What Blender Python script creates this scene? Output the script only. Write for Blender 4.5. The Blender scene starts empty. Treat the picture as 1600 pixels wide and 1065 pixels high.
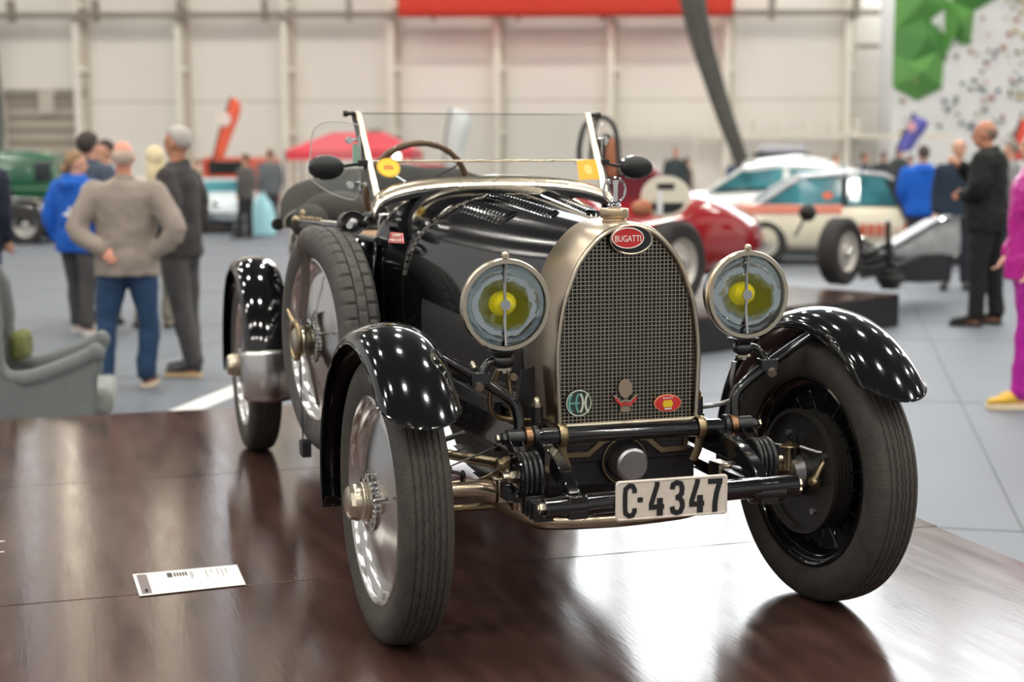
import bpy, math, random
from mathutils import Vector, Matrix
random.seed(7)
PI = math.pi
# ---------------------------------------------------------------- camera
S = bpy.context.scene
COL = S.collection
CX, CY, CZ, YAW, PIT, ROL, FPX = -1.4345859, -3.7204432, 1.2436591, 0.2974493, 0.1205679, -0.0037751, 2331.1068314
W, H = 1600.0, 1065.0
FW = Vector((math.sin(YAW)*math.cos(PIT), math.cos(YAW)*math.cos(PIT), -math.sin(PIT)))
_r = Vector((math.cos(YAW), -math.sin(YAW), 0)); _u = _r.cross(FW)
RT = math.cos(ROL)*_r + math.sin(ROL)*_u
UP = -math.sin(ROL)*_r + math.cos(ROL)*_u
CAM = Vector((CX, CY, CZ))
cam = bpy.data.cameras.new('camera'); camo = bpy.data.objects.new('camera', cam); COL.objects.link(camo)
cam.sensor_width = 36.0; cam.lens = FPX/W*36.0; cam.clip_end = 300
camo.matrix_world = Matrix(((RT.x, UP.x, -FW.x, CX), (RT.y, UP.y, -FW.y, CY), (RT.z, UP.z, -FW.z, CZ), (0, 0, 0, 1)))
cam.dof.use_dof = True; cam.dof.focus_distance = 3.95; cam.dof.aperture_fstop = 2.2
S.camera = camo
# ---------------------------------------------------------------- world, exposure
wd = bpy.data.worlds.new('world'); S.world = wd; wd.use_nodes = True
wd.node_tree.nodes['Background'].inputs[0].default_value = (1.0, 0.975, 0.95, 1)
wd.node_tree.nodes['Background'].inputs[1].default_value = 0.42
S.view_settings.view_transform = 'Standard'; S.view_settings.look = 'None'
S.view_settings.exposure = 0.45; S.view_settings.gamma = 1.0; S.view_settings.use_curve_mapping = False
FLOOR = -0.3; CEIL = 19.0
LAMP_POWER = 150.0; WINDOW_POWER = 5.2

def at(px, py, **k):                      # the point seen at a photo pixel on the plane x=, y= or z=
    d = FW*FPX + RT*(px-W/2) - UP*(py-H/2)
    (ax, v), = k.items()
    i = 'xyz'.index(ax)
    return CAM + d*((v-CAM[i])/d[i])
def atd(px, py, dist):
    d = FW*FPX + RT*(px-W/2) - UP*(py-H/2)
    return CAM + d*(dist/FPX)
HR = Vector((math.cos(YAW), -math.sin(YAW), 0)); HF = Vector((math.sin(YAW), math.cos(YAW), 0))
def hall(u, v, z=0.0):                    # the hall's own axes: u along the far wall, v towards it
    return Vector((CX, CY, 0)) + HR*u + HF*v + Vector((0, 0, z))
def hmat(u, v, z=0.0, turn=0.0):
    return Matrix.Translation(hall(u, v, z)) @ Matrix.Rotation(-YAW+turn, 4, 'Z')

# ---------------------------------------------------------------- materials
def mat(name, col, rough=0.5, metal=0.0, coat=0.0, noise=0.0, nscale=8.0, bump=0.0, bscale=60.0, emit=0.0, trans=0.0, sheen=0.0, ior=1.5, rvar=0.0, aniso=0.0, stretch=None):
    m = bpy.data.materials.new(name); m.use_nodes = True
    nt = m.node_tree; b = nt.nodes['Principled BSDF']
    c = (col[0], col[1], col[2], 1)
    b.inputs['Base Color'].default_value = c
    b.inputs['Roughness'].default_value = rough; b.inputs['Metallic'].default_value = metal
    b.inputs['Coat Weight'].default_value = coat; b.inputs['Coat Roughness'].default_value = 0.03
    b.inputs['IOR'].default_value = ior
    if aniso: b.inputs['Anisotropic'].default_value = aniso
    if trans: b.inputs['Transmission Weight'].default_value = trans
    if sheen: b.inputs['Sheen Weight'].default_value = sheen
    if emit:
        b.inputs['Emission Color'].default_value = c; b.inputs['Emission Strength'].default_value = emit
    tc = nt.nodes.new('ShaderNodeTexCoord')
    src = tc.outputs['Object']
    if stretch:
        mp = nt.nodes.new('ShaderNodeMapping'); mp.inputs['Scale'].default_value = stretch
        nt.links.new(src, mp.inputs['Vector']); src = mp.outputs['Vector']
    if noise or rvar:
        n = nt.nodes.new('ShaderNodeTexNoise'); n.inputs['Scale'].default_value = nscale; n.inputs['Detail'].default_value = 4
        nt.links.new(src, n.inputs['Vector'])
        if noise:
            r = nt.nodes.new('ShaderNodeValToRGB')
            r.color_ramp.elements[0].position = 0.3; r.color_ramp.elements[1].position = 0.7
            r.color_ramp.elements[0].color = tuple(max(0, x*(1-noise)) for x in col)+(1,)
            r.color_ramp.elements[1].color = tuple(min(1, x*(1+noise)) for x in col)+(1,)
            nt.links.new(n.outputs['Fac'], r.inputs['Fac']); nt.links.new(r.outputs['Color'], b.inputs['Base Color'])
        if rvar:
            mr = nt.nodes.new('ShaderNodeMapRange'); mr.inputs[1].default_value = 0.3; mr.inputs[2].default_value = 0.7
            mr.inputs[3].default_value = max(0.01, rough-rvar); mr.inputs[4].default_value = rough+rvar
            nt.links.new(n.outputs['Fac'], mr.inputs[0]); nt.links.new(mr.outputs[0], b.inputs['Roughness'])
    if bump:
        n2 = nt.nodes.new('ShaderNodeTexNoise'); n2.inputs['Scale'].default_value = bscale; n2.inputs['Detail'].default_value = 3
        bp = nt.nodes.new('ShaderNodeBump'); bp.inputs['Strength'].default_value = bump; bp.inputs['Distance'].default_value = 0.01
        nt.links.new(src, n2.inputs['Vector']); nt.links.new(n2.outputs['Fac'], bp.inputs['Height']); nt.links.new(bp.outputs['Normal'], b.inputs['Normal'])
    return m
def srgb(r, g, b):
    f = lambda c: (c/255/12.92) if c/255 <= 0.04045 else ((c/255+0.055)/1.055)**2.4
    return (f(r), f(g), f(b))
def thin_glass(name, tint=(0.97, 0.985, 0.98), haze=0.0):      # a thin pane: clear, reflecting by Fresnel
    m = bpy.data.materials.new(name); m.use_nodes = True; nt = m.node_tree; nt.nodes.clear()
    o = nt.nodes.new('ShaderNodeOutputMaterial'); t = nt.nodes.new('ShaderNodeBsdfTransparent'); t.inputs[0].default_value = tint+(1,)
    g = nt.nodes.new('ShaderNodeBsdfGlossy'); g.inputs['Roughness'].default_value = 0.02
    fr = nt.nodes.new('ShaderNodeFresnel'); fr.inputs[0].default_value = 1.35
    mx = nt.nodes.new('ShaderNodeMixShader'); nt.links.new(fr.outputs[0], mx.inputs[0])
    nt.links.new(t.outputs[0], mx.inputs[1]); nt.links.new(g.outputs[0], mx.inputs[2])
    last = mx
    if haze:
        d = nt.nodes.new('ShaderNodeBsdfDiffuse'); d.inputs[0].default_value = (0.8, 0.85, 0.85, 1)
        m2 = nt.nodes.new('ShaderNodeMixShader'); m2.inputs[0].default_value = haze
        nt.links.new(mx.outputs[0], m2.inputs[1]); nt.links.new(d.outputs[0], m2.inputs[2]); last = m2
    nt.links.new(last.outputs[0], o.inputs[0]); return m

# ---------------------------------------------------------------- mesh helpers
class MB:
    def __init__(s): s.v = []; s.f = []; s.m = []; s.mi = 0
    def add(s, vs, fs, M=None):
        k = len(s.v)
        s.v += [tuple(M @ Vector(p)) if M else tuple(p) for p in vs]
        s.f += [tuple(i+k for i in f) for f in fs]; s.m += [s.mi]*len(fs); return s
    def box(s, c, d, M=None, rot=None, taper=None):
        x, y, z = d[0]/2, d[1]/2, d[2]/2; tx, ty = taper or (1, 1)
        vs = [Vector((-x, -y, -z)), Vector((x, -y, -z)), Vector((x, y, -z)), Vector((-x, y, -z)),
              Vector((-x*tx, -y*ty, z)), Vector((x*tx, -y*ty, z)), Vector((x*tx, y*ty, z)), Vector((-x*tx, y*ty, z))]
        if rot: vs = [rot @ p for p in vs]
        c = Vector(c)
        return s.add([p+c for p in vs], [(0, 3, 2, 1), (4, 5, 6, 7), (0, 1, 5, 4), (1, 2, 6, 5), (2, 3, 7, 6), (3, 0, 4, 7)], M)
    def loft(s, rings, M=None, close=True, cap=True, loop=False):
        n = len(rings[0]); vs = [p for r in rings for p in r]; fs = []
        R = len(rings)
        for i in range(R if loop else R-1):
            a, b = i*n, ((i+1) % R)*n
            for j in range(n if close else n-1):
                k = (j+1) % n; fs.append((a+j, a+k, b+k, b+j))
        if cap and close and not loop:
            fs.append(tuple(range(n-1, -1, -1))); fs.append(tuple((R-1)*n+j for j in range(n)))
        return s.add(vs, fs, M)
    def tube(s, path, r, n=12, M=None, cap=True, flat=None, loop=False, upv=None):
        P = [Vector(p) for p in path]; m = len(P)
        rr = list(r) if isinstance(r, (list, tuple)) else [r]*m
        T = []
        for i in range(m):
            a = P[(i-1) % m] if (loop or i) else P[0]; b = P[(i+1) % m] if (loop or i < m-1) else P[-1]
            t = (b-a); T.append(t.normalized() if t.length > 1e-9 else Vector((0, 0, 1)))
        ref = Vector(upv) if upv else Vector((0, 0, 1))
        if abs(T[0].dot(ref)) > 0.95: ref = Vector((0, 1, 0)) if abs(T[0].y) < 0.9 else Vector((1, 0, 0))
        N = (ref - T[0]*ref.dot(T[0])).normalized(); rings = []
        for i in range(m):
            N = N - T[i]*N.dot(T[i]); N = N.normalized() if N.length > 1e-6 else T[i].orthogonal().normalized()
            B = T[i].cross(N); a, b = (flat if flat else (1, 1))
            rings.append([P[i] + N*(rr[i]*b*math.sin(2*PI*j/n)) + B*(rr[i]*a*math.cos(2*PI*j/n)) for j in range(n)])
        return s.loft(rings, M, cap=cap, loop=loop)
    def cyl(s, a, b, r, r2=None, n=24, M=None, cap=True):
        return s.tube([a, b], [r, r if r2 is None else r2], n, M, cap)
    def lathe(s, prof, n=48, M=None, closed=False, mod=None):     # prof: (r, x) about the X axis
        rings = []
        for i in range(n):
            t = 2*PI*i/n; ring = []
            for j, (r, x) in enumerate(prof):
                if mod: r, x = mod(i, j, r, x)
                ring.append((x, r*math.cos(t), r*math.sin(t)))
            rings.append(ring)
        return s.loft(rings, M, close=closed, cap=False, loop=True)
    def sph(s, c, r, n=20, m=12, M=None):
        r = r if isinstance(r, (tuple, list)) else (r, r, r); rings = []
        for i in range(m+1):
            ph = PI*i/m; k = max(math.sin(ph), 0.001)
            rings.append([(c[0]+r[0]*k*math.cos(2*PI*j/n), c[1]+r[1]*k*math.sin(2*PI*j/n), c[2]+r[2]*math.cos(ph)) for j in range(n)])
        return s.loft(rings, M)
    def prism(s, pts, n, M=None):             # flat outline pts (3D), extruded by vector n
        n = Vector(n); a = [Vector(p) for p in pts]
        return s.loft([a, [p+n for p in a]], M)
    def grid(s, fn, nu, nv, M=None):
        vs = [fn(i/nu, j/nv) for i in range(nu+1) for j in range(nv+1)]
        fs = [(i*(nv+1)+j, (i+1)*(nv+1)+j, (i+1)*(nv+1)+j+1, i*(nv+1)+j+1) for i in range(nu) for j in range(nv)]
        return s.add(vs, fs, M)
    def stroke(s, pts, w, ex, ey, o, depth, nrm):   # a thick flat line with mitred corners (lettering)
        L = []; R = []
        m = len(pts)
        for i in range(m):
            a = Vector(pts[max(i-1, 0)]); b = Vector(pts[i]); c = Vector(pts[min(i+1, m-1)])
            d1 = (b-a).normalized() if i else (c-b).normalized(); d2 = (c-b).normalized() if i < m-1 else d1
            n1 = Vector((-d1.y, d1.x)); n2 = Vector((-d2.y, d2.x)); k = (n1+n2); k = k/max(k.length_squared/2, 0.35)
            L.append(b+k*w/2); R.append(b-k*w/2)
        for i in range(m-1):
            q = [L[i], L[i+1], R[i+1], R[i]]
            s.prism([o+ex*p.x+ey*p.y for p in q], nrm*depth)
        return s
    def build(s, name, material, parent=None, smooth=True, angle=35, bevel=0, sub=0, remesh=0, solid=0, soff=-1, M=None, smit=6):
        me = bpy.data.meshes.new(name); me.from_pydata(s.v, [], s.f)
        for mm in (material if isinstance(material, (list, tuple)) else [material]): me.materials.append(mm)
        if any(s.m): me.polygons.foreach_set('material_index', s.m)
        if smooth:
            me.polygons.foreach_set('use_smooth', [True]*len(me.polygons))
            if not sub: me.set_sharp_from_angle(angle=math.radians(angle))
        me.validate(); me.update()
        o = bpy.data.objects.new(name, me); COL.objects.link(o)
        if parent: o.parent = parent
        if M is not None: o.matrix_local = M
        if solid:
            q = o.modifiers.new('thickness', 'SOLIDIFY'); q.thickness = solid; q.offset = soff
        if remesh:
            q = o.modifiers.new('skin', 'REMESH'); q.mode = 'VOXEL'; q.voxel_size = remesh; q.use_smooth_shade = True
            q = o.modifiers.new('soften', 'SMOOTH'); q.factor = 0.6; q.iterations = smit
        if bevel:
            q = o.modifiers.new('bevel', 'BEVEL'); q.width = bevel; q.segments = 2; q.limit_method = 'ANGLE'; q.angle_limit = math.radians(40)
        if sub:
            q = o.modifiers.new('subdivision', 'SUBSURF'); q.levels = sub; q.render_levels = sub
        return o
def empty(name, label, cat, loc=(0, 0, 0), rz=0.0, group=None):
    o = bpy.data.objects.new(name, None); COL.objects.link(o); o.empty_display_size = 0.1
    o.location = loc; o.rotation_euler = (0, 0, rz); o['label'] = label; o['category'] = cat
    if group: o['group'] = group
    return o
def tag(o, label, cat, group=None, kind=None):
    o['label'] = label; o['category'] = cat
    if group: o['group'] = group
    if kind: o['kind'] = kind
    return o
def struct(o, label=None):
    o['kind'] = 'structure'
    if label: o['label'] = label
    return o
def copy_tree(o, parent=None):
    c = o.copy(); COL.objects.link(c)
    if parent is not None: c.parent = parent
    for ch in list(o.children): copy_tree(ch, c)
    return c
def text_mb(body, width, M, depth=0.001, mb=None):      # lettering in the plain built-in face, in the XY plane of M, scaled to width
    cu = bpy.data.curves.new('lettering', 'FONT'); cu.body = body; cu.size = 1; cu.align_x = 'CENTER'; cu.align_y = 'CENTER'; cu.extrude = 0.5; cu.resolution_u = 3
    to = bpy.data.objects.new('lettering', cu); COL.objects.link(to)
    dg = bpy.context.evaluated_depsgraph_get(); dg.update()
    me = bpy.data.meshes.new_from_object(to.evaluated_get(dg))
    bpy.data.objects.remove(to); bpy.data.curves.remove(cu)
    xs = [v.co.x for v in me.vertices]; w = max(xs)-min(xs); x0 = (max(xs)+min(xs))/2
    ys = [v.co.y for v in me.vertices]; y0 = (max(ys)+min(ys))/2; h = max(ys)-min(ys)
    wx, hy = width if isinstance(width, tuple) else (width, None)
    sx = wx/w; sy = sx if hy is None else hy/h
    mb = mb or MB()
    mb.add([((v.co.x-x0)*sx, (v.co.y-y0)*sy, v.co.z*depth) for v in me.vertices], [tuple(p.vertices) for p in me.polygons], M)
    bpy.data.meshes.remove(me); return mb
def smoothpath(pts, k=6, loop=False):        # Catmull-Rom through the points
    P = [Vector(p) for p in pts]; n = len(P); out = []
    for i in range(n if loop else n-1):
        p1, p2 = P[i], P[(i+1) % n]
        p0 = P[i-1] if (i or loop) else p1*2-p2; p3 = P[(i+2) % n] if (loop or i < n-2) else p2*2-p1
        for j in range(k):
            t = j/k
            out.append(0.5*((2*p1)+(p2-p0)*t+(2*p0-5*p1+4*p2-p3)*t*t+(3*p1-p0-3*p2+p3)*t**3))
    if not loop: out.append(P[-1])
    return out
def interp(tab, x):
    if x <= tab[0][0]: return tab[0][1]
    for (a, va), (b, vb) in zip(tab, tab[1:]):
        if x <= b: return va+(vb-va)*(x-a)/(b-a)
    return tab[-1][1]
def Rz(a): return Matrix.Rotation(a, 4, 'Z')
def Rx(a): return Matrix.Rotation(a, 4, 'X')
def Ry(a): return Matrix.Rotation(a, 4, 'Y')
def Tr(x, y, z): return Matrix.Translation((x, y, z))

# ---------------------------------------------------------------- the hall
m_wall = mat('beige_wall_panel', srgb(240, 235, 226), 0.6, noise=0.03, nscale=0.4)
m_wall2 = mat('pale_column_paint', srgb(244, 238, 226), 0.5, noise=0.03)
m_beam = mat('grey_steel', srgb(150, 142, 130), 0.5, noise=0.08)
m_ceil = mat('dark_ceiling_deck', srgb(70, 70, 72), 0.8, noise=0.1, nscale=0.5)
m_floor = mat('grey_sport_floor', srgb(104, 109, 117), 0.55, noise=0.05, nscale=0.7, rvar=0.05)
m_joint = mat('floor_joint_dark', srgb(84, 88, 94), 0.6)
m_white = mat('white_paint', srgb(236, 236, 234), 0.4)
m_lampglow = mat('lamp_glow', (1.0, 0.96, 0.88), 0.5, emit=LAMP_POWER)
m_winglow = mat('daylit_window_pane', (0.93, 0.97, 1.0), 0.3, emit=WINDOW_POWER)
m_winwarm = mat('daylit_window_pane_warm', (1.0, 0.90, 0.72), 0.3, emit=WINDOW_POWER*0.85)
m_dark = mat('dark_metal', srgb(38, 38, 40), 0.5)
m_windim = mat('daylit_window_pane_dim', (0.86, 0.90, 1.0), 0.3, emit=WINDOW_POWER*0.45)
WV = 44.0
HM = hmat(0, 0)
def hb(mb, u0, u1, v0, v1, z0, z1): mb.box(((u0+u1)/2, (v0+v1)/2, (z0+z1)/2), (u1-u0, v1-v0, z1-z0))
b = MB(); hb(b, -30, 45, -25, 46, FLOOR-0.3, FLOOR); fl = struct(b.build('floor', m_floor, M=HM, smooth=False))
# sheets of sport floor: thin dark joints and a broad white stripe, inlaid
jt = MB()
JM = Matrix.Translation((2.38, 1.46, FLOOR)) @ Rz(-0.514)
for k in range(-8, 10):
    jt.box((k*2.0, 0, 0.001), (0.012, 90, 0.002))
    jt.box((0, k*2.0*1.7, 0.001), (40, 0.010, 0.002))
struct(jt.build('trim_1', m_joint, M=JM, smooth=False), 'thin dark joints between the grey floor sheets')
b = MB(); p0 = at(255, 655, z=FLOOR); p1 = at(400, 596, z=FLOOR); d = (p1-p0).normalized(); nn = Vector((d.y, -d.x, 0))
b.prism([p0-d*2-nn*0.09, p1+d*2-nn*0.09, p1+d*2+nn*0.09, p0-d*2+nn*0.09], (0, 0, 0.003))
struct(b.build('trim_2', m_white, smooth=False), 'broad white stripe on the grey floor')
b = MB(); hb(b, -30, 45, WV, WV+0.3, FLOOR, CEIL); struct(b.build('wall_back', m_wall, M=HM, smooth=False))
b = MB(); hb(b, -30, 45, -25, 46, CEIL, CEIL+0.3); struct(b.build('ceiling', m_ceil, M=HM, smooth=False))
b = MB(); hb(b, 45, 45.3, -25, 46, FLOOR, CEIL); struct(b.build('wall_right', m_wall, M=HM, smooth=False))
n = 0
def wall_u(px, v=WV): return (px-W/2)/FPX*v
for px in (-172, -12, 150, 305, 466, 628, 790, 963, 1140, 1325, 1500, 1660):
    u = wall_u(px); b = MB()
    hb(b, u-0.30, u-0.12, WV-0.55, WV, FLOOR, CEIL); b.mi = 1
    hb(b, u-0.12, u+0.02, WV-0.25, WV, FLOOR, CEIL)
    b.mi = 0
    for k in range(0, 9): hb(b, u-0.12, u+0.05, WV-0.5, WV-0.2, FLOOR+0.5+k*1.8, FLOOR+0.62+k*1.8)
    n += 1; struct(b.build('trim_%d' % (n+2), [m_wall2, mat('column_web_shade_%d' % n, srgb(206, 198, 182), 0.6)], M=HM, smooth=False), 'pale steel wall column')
for (z, h, px0, px1) in ((5.30, 0.16, -400, 1385), (1.95, 0.08, 960, 1500), (12.2, 0.2, -400, 2000)):
    b = MB(); hb(b, wall_u(px0), wall_u(px1), WV-0.75, WV-0.55, z, z+h); 
    for k in range(14):
        uu = wall_u(px0)+(k+0.5)*(wall_u(px1)-wall_u(px0))/14; hb(b, uu-0.06, uu+0.06, WV-0.95, WV-0.5, z-0.1, z+h+0.35)
    n += 1; struct(b.build('trim_%d' % (n+2), m_beam if z > 3 else m_wall2, M=HM, smooth=False), 'long rail fixed along the far wall')
b = MB()                                   # faint panel joints
for z in (2.95, 9.0): hb(b, -30, 45, WV-0.01, WV, z, z+0.04)
n += 1; struct(b.build('trim_%d' % (n+2), mat('panel_joint', srgb(198, 190, 176), 0.7), M=HM, smooth=False), 'thin horizontal panel joints')
# short dark rails between columns at the right
b = MB(); hb(b, wall_u(1325), wall_u(1388), WV-0.7, WV-0.5, 4.38, 4.50); n += 1
struct(b.build('trim_%d' % (n+2), m_beam, M=HM, smooth=False), 'short grey steel rail beside the climbing wall')
# drain pipe at the left
b = MB(); b.tube([(wall_u(11), WV-0.6, FLOOR), (wall_u(22), WV-0.6, 2.2), (wall_u(15), WV-0.6, 5.2)], 0.09, 10)
n += 1; struct(b.build('trim_%d' % (n+2), mat('dark_green_pipe', srgb(92, 98, 92), 0.5), M=HM), 'dark down pipe on the far wall')
# garage door with slats, in a frame
b = MB(); hb(b, wall_u(24), wall_u(146), WV-0.2, WV, FLOOR, 3.22)
dr = struct(b.build('door_1', mat('roller_door', srgb(186, 174, 158), 0.5), M=HM, smooth=False))
b = MB()
for k in range(9): hb(b, wall_u(26), wall_u(144), WV-0.27, WV-0.2, 0.0+k*0.36, 0.0+k*0.36+0.05)
b.build('door_slat_ribs', m_beam, dr, smooth=False)
b = MB(); hb(b, wall_u(22), wall_u(148), WV-0.32, WV-0.1, 3.10, 3.32); b.build('door_head_rail', m_beam, dr, smooth=False)
b = MB(); hb(b, wall_u(76), wall_u(100), WV-0.36, WV-0.3, 2.6, 3.3); b.build('door_sign', mat('door_sign_paint', srgb(206, 196, 182), 0.6), dr, smooth=False)
# high daylit windows of the hall
wins = [(28, 46, 0), (94, 112, 1), (240, 258, 1), (330, 350, 0), (402, 412, 1), (462, 478, 0)] + [(640+k*172, 640+k*172+158, 0) for k in range(-0, 12)]
for i, (a, c, warm) in enumerate(wins):
    b = MB(); z0, z1 = (6.6, 17.9)
    hb(b, wall_u(a), wall_u(c), WV-0.12, WV-0.05, z0, z1); w = struct(b.build('window_%d' % (i+1), m_winwarm if warm else (m_windim if i < 6 else m_winglow), M=HM, smooth=False))
    b = MB(); uu0, uu1 = wall_u(a), wall_u(c)
    for q in (uu0, uu1): hb(b, q-0.05, q+0.05, WV-0.2, WV, z0, z1)
    for q in (z0, (z0+z1)/2, z1): hb(b, uu0, uu1, WV-0.2, WV, q-0.05, q+0.05)
    b.build('window_frame', m_wall2, w, smooth=False)
# ceiling lamps in rows
def make_lamp(loc):
    t = empty('high_bay_lamp', 'round white high bay lamp hanging in rows under the hall ceiling', 'lamp', loc, 0, 'high bay lamps under the ceiling')
    b = MB(); b.lathe([(0.02, 0.5), (0.12, 0.5), (0.16, 0.25), (0.50, 0.02), (0.52, 0.0)], 20, Ry(-PI/2)); b.build('lamp_shade', m_dark, t)
    b = MB(); b.cyl((0, 0, 0.03), (0, 0, 0.05), 0.46, n=16); b.build('diffuser', m_lampglow, t, smooth=False)
    b = MB(); b.cyl((0, 0, 0.5), (0, 0, 2.0), 0.02, n=6); b.build('cord', m_dark, t)
    return t
lamp0 = None
for i in range(8):
    for j in range(6):
        p = hall(-21+i*6.6, -17+j*9.5, 15.4)
        if lamp0 is None: lamp0 = make_lamp(p)
        else: c = copy_tree(lamp0); c.location = p
# climbing wall at the right
cw = empty('climbing_wall', 'tall grey climbing wall with many small holds and a green facetted panel', 'climbing wall')
m_cw = mat('climbing_wall_grey', srgb(226, 226, 224), 0.7, noise=0.04, nscale=1.0)
m_green = mat('climbing_green', srgb(104, 164, 84), 0.6, noise=0.05, nscale=1.0); m_green2 = mat('climbing_green_deep', srgb(84, 142, 72), 0.6)
CV = 41.0
cu = lambda px: (px-W/2)/FPX*CV
cz = lambda py: atd(800, py, CV).z
b = MB(); hb(b, cu(1388), cu(1900), CV, CV+1.5, FLOOR, 12.0); b.build('wall_face', m_cw, cw, M=HM, smooth=False)
def facet(pts, apex, m, nm):
    b = MB(); vs = [Vector((cu(x), CV-0.05, cz(y))) for x, y in pts]; ax = Vector((cu(apex[0]), CV-0.55, cz(apex[1]))); k = len(vs)
    back = [v+Vector((0, 0.05, 0)) for v in vs]
    b.add(vs+back+[ax], [(i, (i+1) % k, 2*k) for i in range(k)]+[(i, i+k, (i+1) % k+k, (i+1) % k) for i in range(k)]+[tuple(range(2*k-1, k-1, -1))])
    return b.build(nm, m, cw, M=HM, smooth=False)
facet([(1388, -60), (1465, -60), (1465, 20), (1428, 50), (1388, 55)], (1424, 10), m_green, 'climbing_panel')
facet([(1388, 55), (1428, 25), (1466, 60), (1468, 100), (1388, 140)], (1432, 66), m_green2, 'climbing_panel')
facet([(1388, 90), (1466, 66), (1464, 142), (1426, 160), (1388, 140)], (1426, 118), m_green, 'climbing_panel')
facet([(1465, -60), (1555, -60), (1546, 4), (1510, 24), (1478, 10)], (1510, -20), m_green2, 'climbing_panel')
facet([(1465, 5), (1510, 24), (1506, 76), (1490, 74), (1474, 54), (1466, 96)], (1484, 40), m_green, 'climbing_panel')
hc = [srgb(130, 136, 138), srgb(190, 178, 120), srgb(190, 130, 122), srgb(160, 168, 168), srgb(140, 146, 120), srgb(110, 120, 140)]
hm = [mat('hold_colour_%d' % i, c, 0.6) for i, c in enumerate(hc)]
hk = []
for i, m in enumerate(hm):
    b = MB(); b.sph((0, 0, 0), (0.12, 0.10, 0.11), 8, 5); o = b.build('climbing_hold', m, cw); o.hide_render = False; hk.append(o)
rr = random.Random(3); cnt = 0; first = set()
while cnt < 96:
    px = rr.uniform(1395, 1605); py = rr.uniform(0, 225)
    if px < 1548 and py < 160-max(0, px-1466)*1.6: 
        if rr.random() > 0.12: continue
    k = rr.randrange(6)
    o = hk[k] if k not in first else hk[k].copy()
    if k in first: COL.objects.link(o); o.parent = cw
    first.add(k); s = rr.uniform(0.3, 0.75); o.matrix_local = HM @ Tr(cu(px), CV-0.06-(0.3 if px < 1466 and py < 150 else 0), cz(py)) @ Matrix.Scale(s, 4); cnt += 1
# red banner hung in front of the wall top
b = MB(); 
def ban(i, j):
    u = wall_u(627, WV-1.5)+(wall_u(1141, WV-1.5)-wall_u(627, WV-1.5))*i; z = atd(800, 30, WV-1.5).z+0.95*j
    return (u, WV-1.5+0.04*math.sin(i*50), z)
b.grid(ban, 60, 4); tag(b.build('banner', mat('red_banner_cloth', srgb(222, 62, 42), 0.7), M=HM, solid=0.01), 'wide red banner hung high on the far beige wall', 'banner')
# dark bundled curtain sweeping down
pts = [(1078, -60), (1083, 0), (1095, 60), (1113, 120), (1136, 190), (1158, 250), (1180, 330)]
pth = smoothpath([atd(x, y, 31+i*0.3) for i, (x, y) in enumerate(pts)], 6)
b = MB(); N = len(pth); rings = []
for i, p in enumerate(pth):
    a = pth[max(i-1, 0)]; c = pth[min(i+1, N-1)]; t = (c-a).normalized(); nx = t.cross(HF).normalized()
    r = interp([(0, 0.29), (0.5, 0.20), (0.8, 0.15), (1, 0.16)], i/(N-1))
    rings.append([p+nx*(r*(1+0.12*math.sin(j*2*PI/24*6))*math.cos(j*2*PI/24))+HF*(r*0.6*(1+0.12*math.sin(j*2*PI/24*6))*math.sin(j*2*PI/24)) for j in range(24)])
b.loft(rings); tag(b.build('gathered_curtain', mat('dark_grey_netting', srgb(92, 90, 84), 0.9, noise=0.15, nscale=3)), 'dark grey gathered curtain sweeping down in a curve before the wall', 'curtain')
# white net tape on posts
m_tape = mat('cream_tape', srgb(226, 216, 200), 0.6)
b = MB(); z = atd(1300, 214, 36).z
nt = empty('sports_net', 'white topped sports net stretched between posts before the climbing wall', 'net')
u0, u1 = (1085-W/2)/FPX*36, (1482-W/2)/FPX*36
hb(b, u0, u1, 36, 36.03, z-0.03, z+0.05); b.build('net_tape', m_tape, nt, M=HM, smooth=False)
for u in (u0, u1):
    b = MB(); b.cyl((u, 36.01, FLOOR), (u, 36.01, z+0.05), 0.035, n=10); b.build('net_post', m_tape, nt, M=HM)
# small signs on the wall
b = MB(); q = atd(586, 209, WV-0.8); b.box((0, 0, 0), (0.36, 0.06, 0.26)); sg = b.build('exit_sign', mat('green_sign', srgb(84, 140, 116), 0.5), M=Matrix.Translation(q) @ Rz(-YAW), smooth=False)
tag(sg, 'small green sign on the far wall above the red tent', 'sign')
b = MB()
for dx in (-0.10, 0.03): b.box((dx, -0.04, 0), (0.07, 0.02, 0.14))
b.build('pictogram', m_wall2, sg, smooth=False)
b = MB(); q = atd(1177, 166, WV-0.2); b.box((0, 0, 0), (0.32, 0.1, 0.36)); b.box((0, -0.06, 0), (0.22, 0.06, 0.24))
tag(b.build('wall_vent', mat('vent_grey', srgb(196, 194, 186), 0.6), M=Matrix.Translation(q) @ Rz(-YAW), smooth=False), 'small square grey vent on the far wall right of the curtain', 'vent')
# ---------------------------------------------------------------- low exhibition platform
m_ply = mat('dark_film_faced_plywood', (0.062, 0.031, 0.025), 0.16, noise=0.3, nscale=2.5, rvar=0.03, stretch=(6, 1, 1), bump=0.02, bscale=14, ior=1.55)
m_plyedge = mat('plywood_edge', srgb(72, 46, 34), 0.7)
pf = empty('display_platform', 'low platform of glossy dark brown boards under the black vintage roadster', 'platform', (0, 0, FLOOR))
pm = Matrix.Translation((0, 0, -FLOOR))
for j, (y0, y1) in enumerate(((-2.62, -1.003), (-0.997, 0.611), (0.617, 2.237), (2.243, 3.86))):
    for i, (x0, x1) in enumerate(((-5.1, -1.853), (-1.853, 1.40))):
        b = MB(); dx = 0.012 if j == 2 else 0; dz = 0.0
        b.box(((x0+x1)/2+dx/2, (y0+y1)/2, -0.009+dz/2), (x1-x0+dx-0.0005, y1-y0, 0.018+dz)); b.build('platform_board', m_ply, pf, M=pm, smooth=False, bevel=0.0015)
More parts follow.
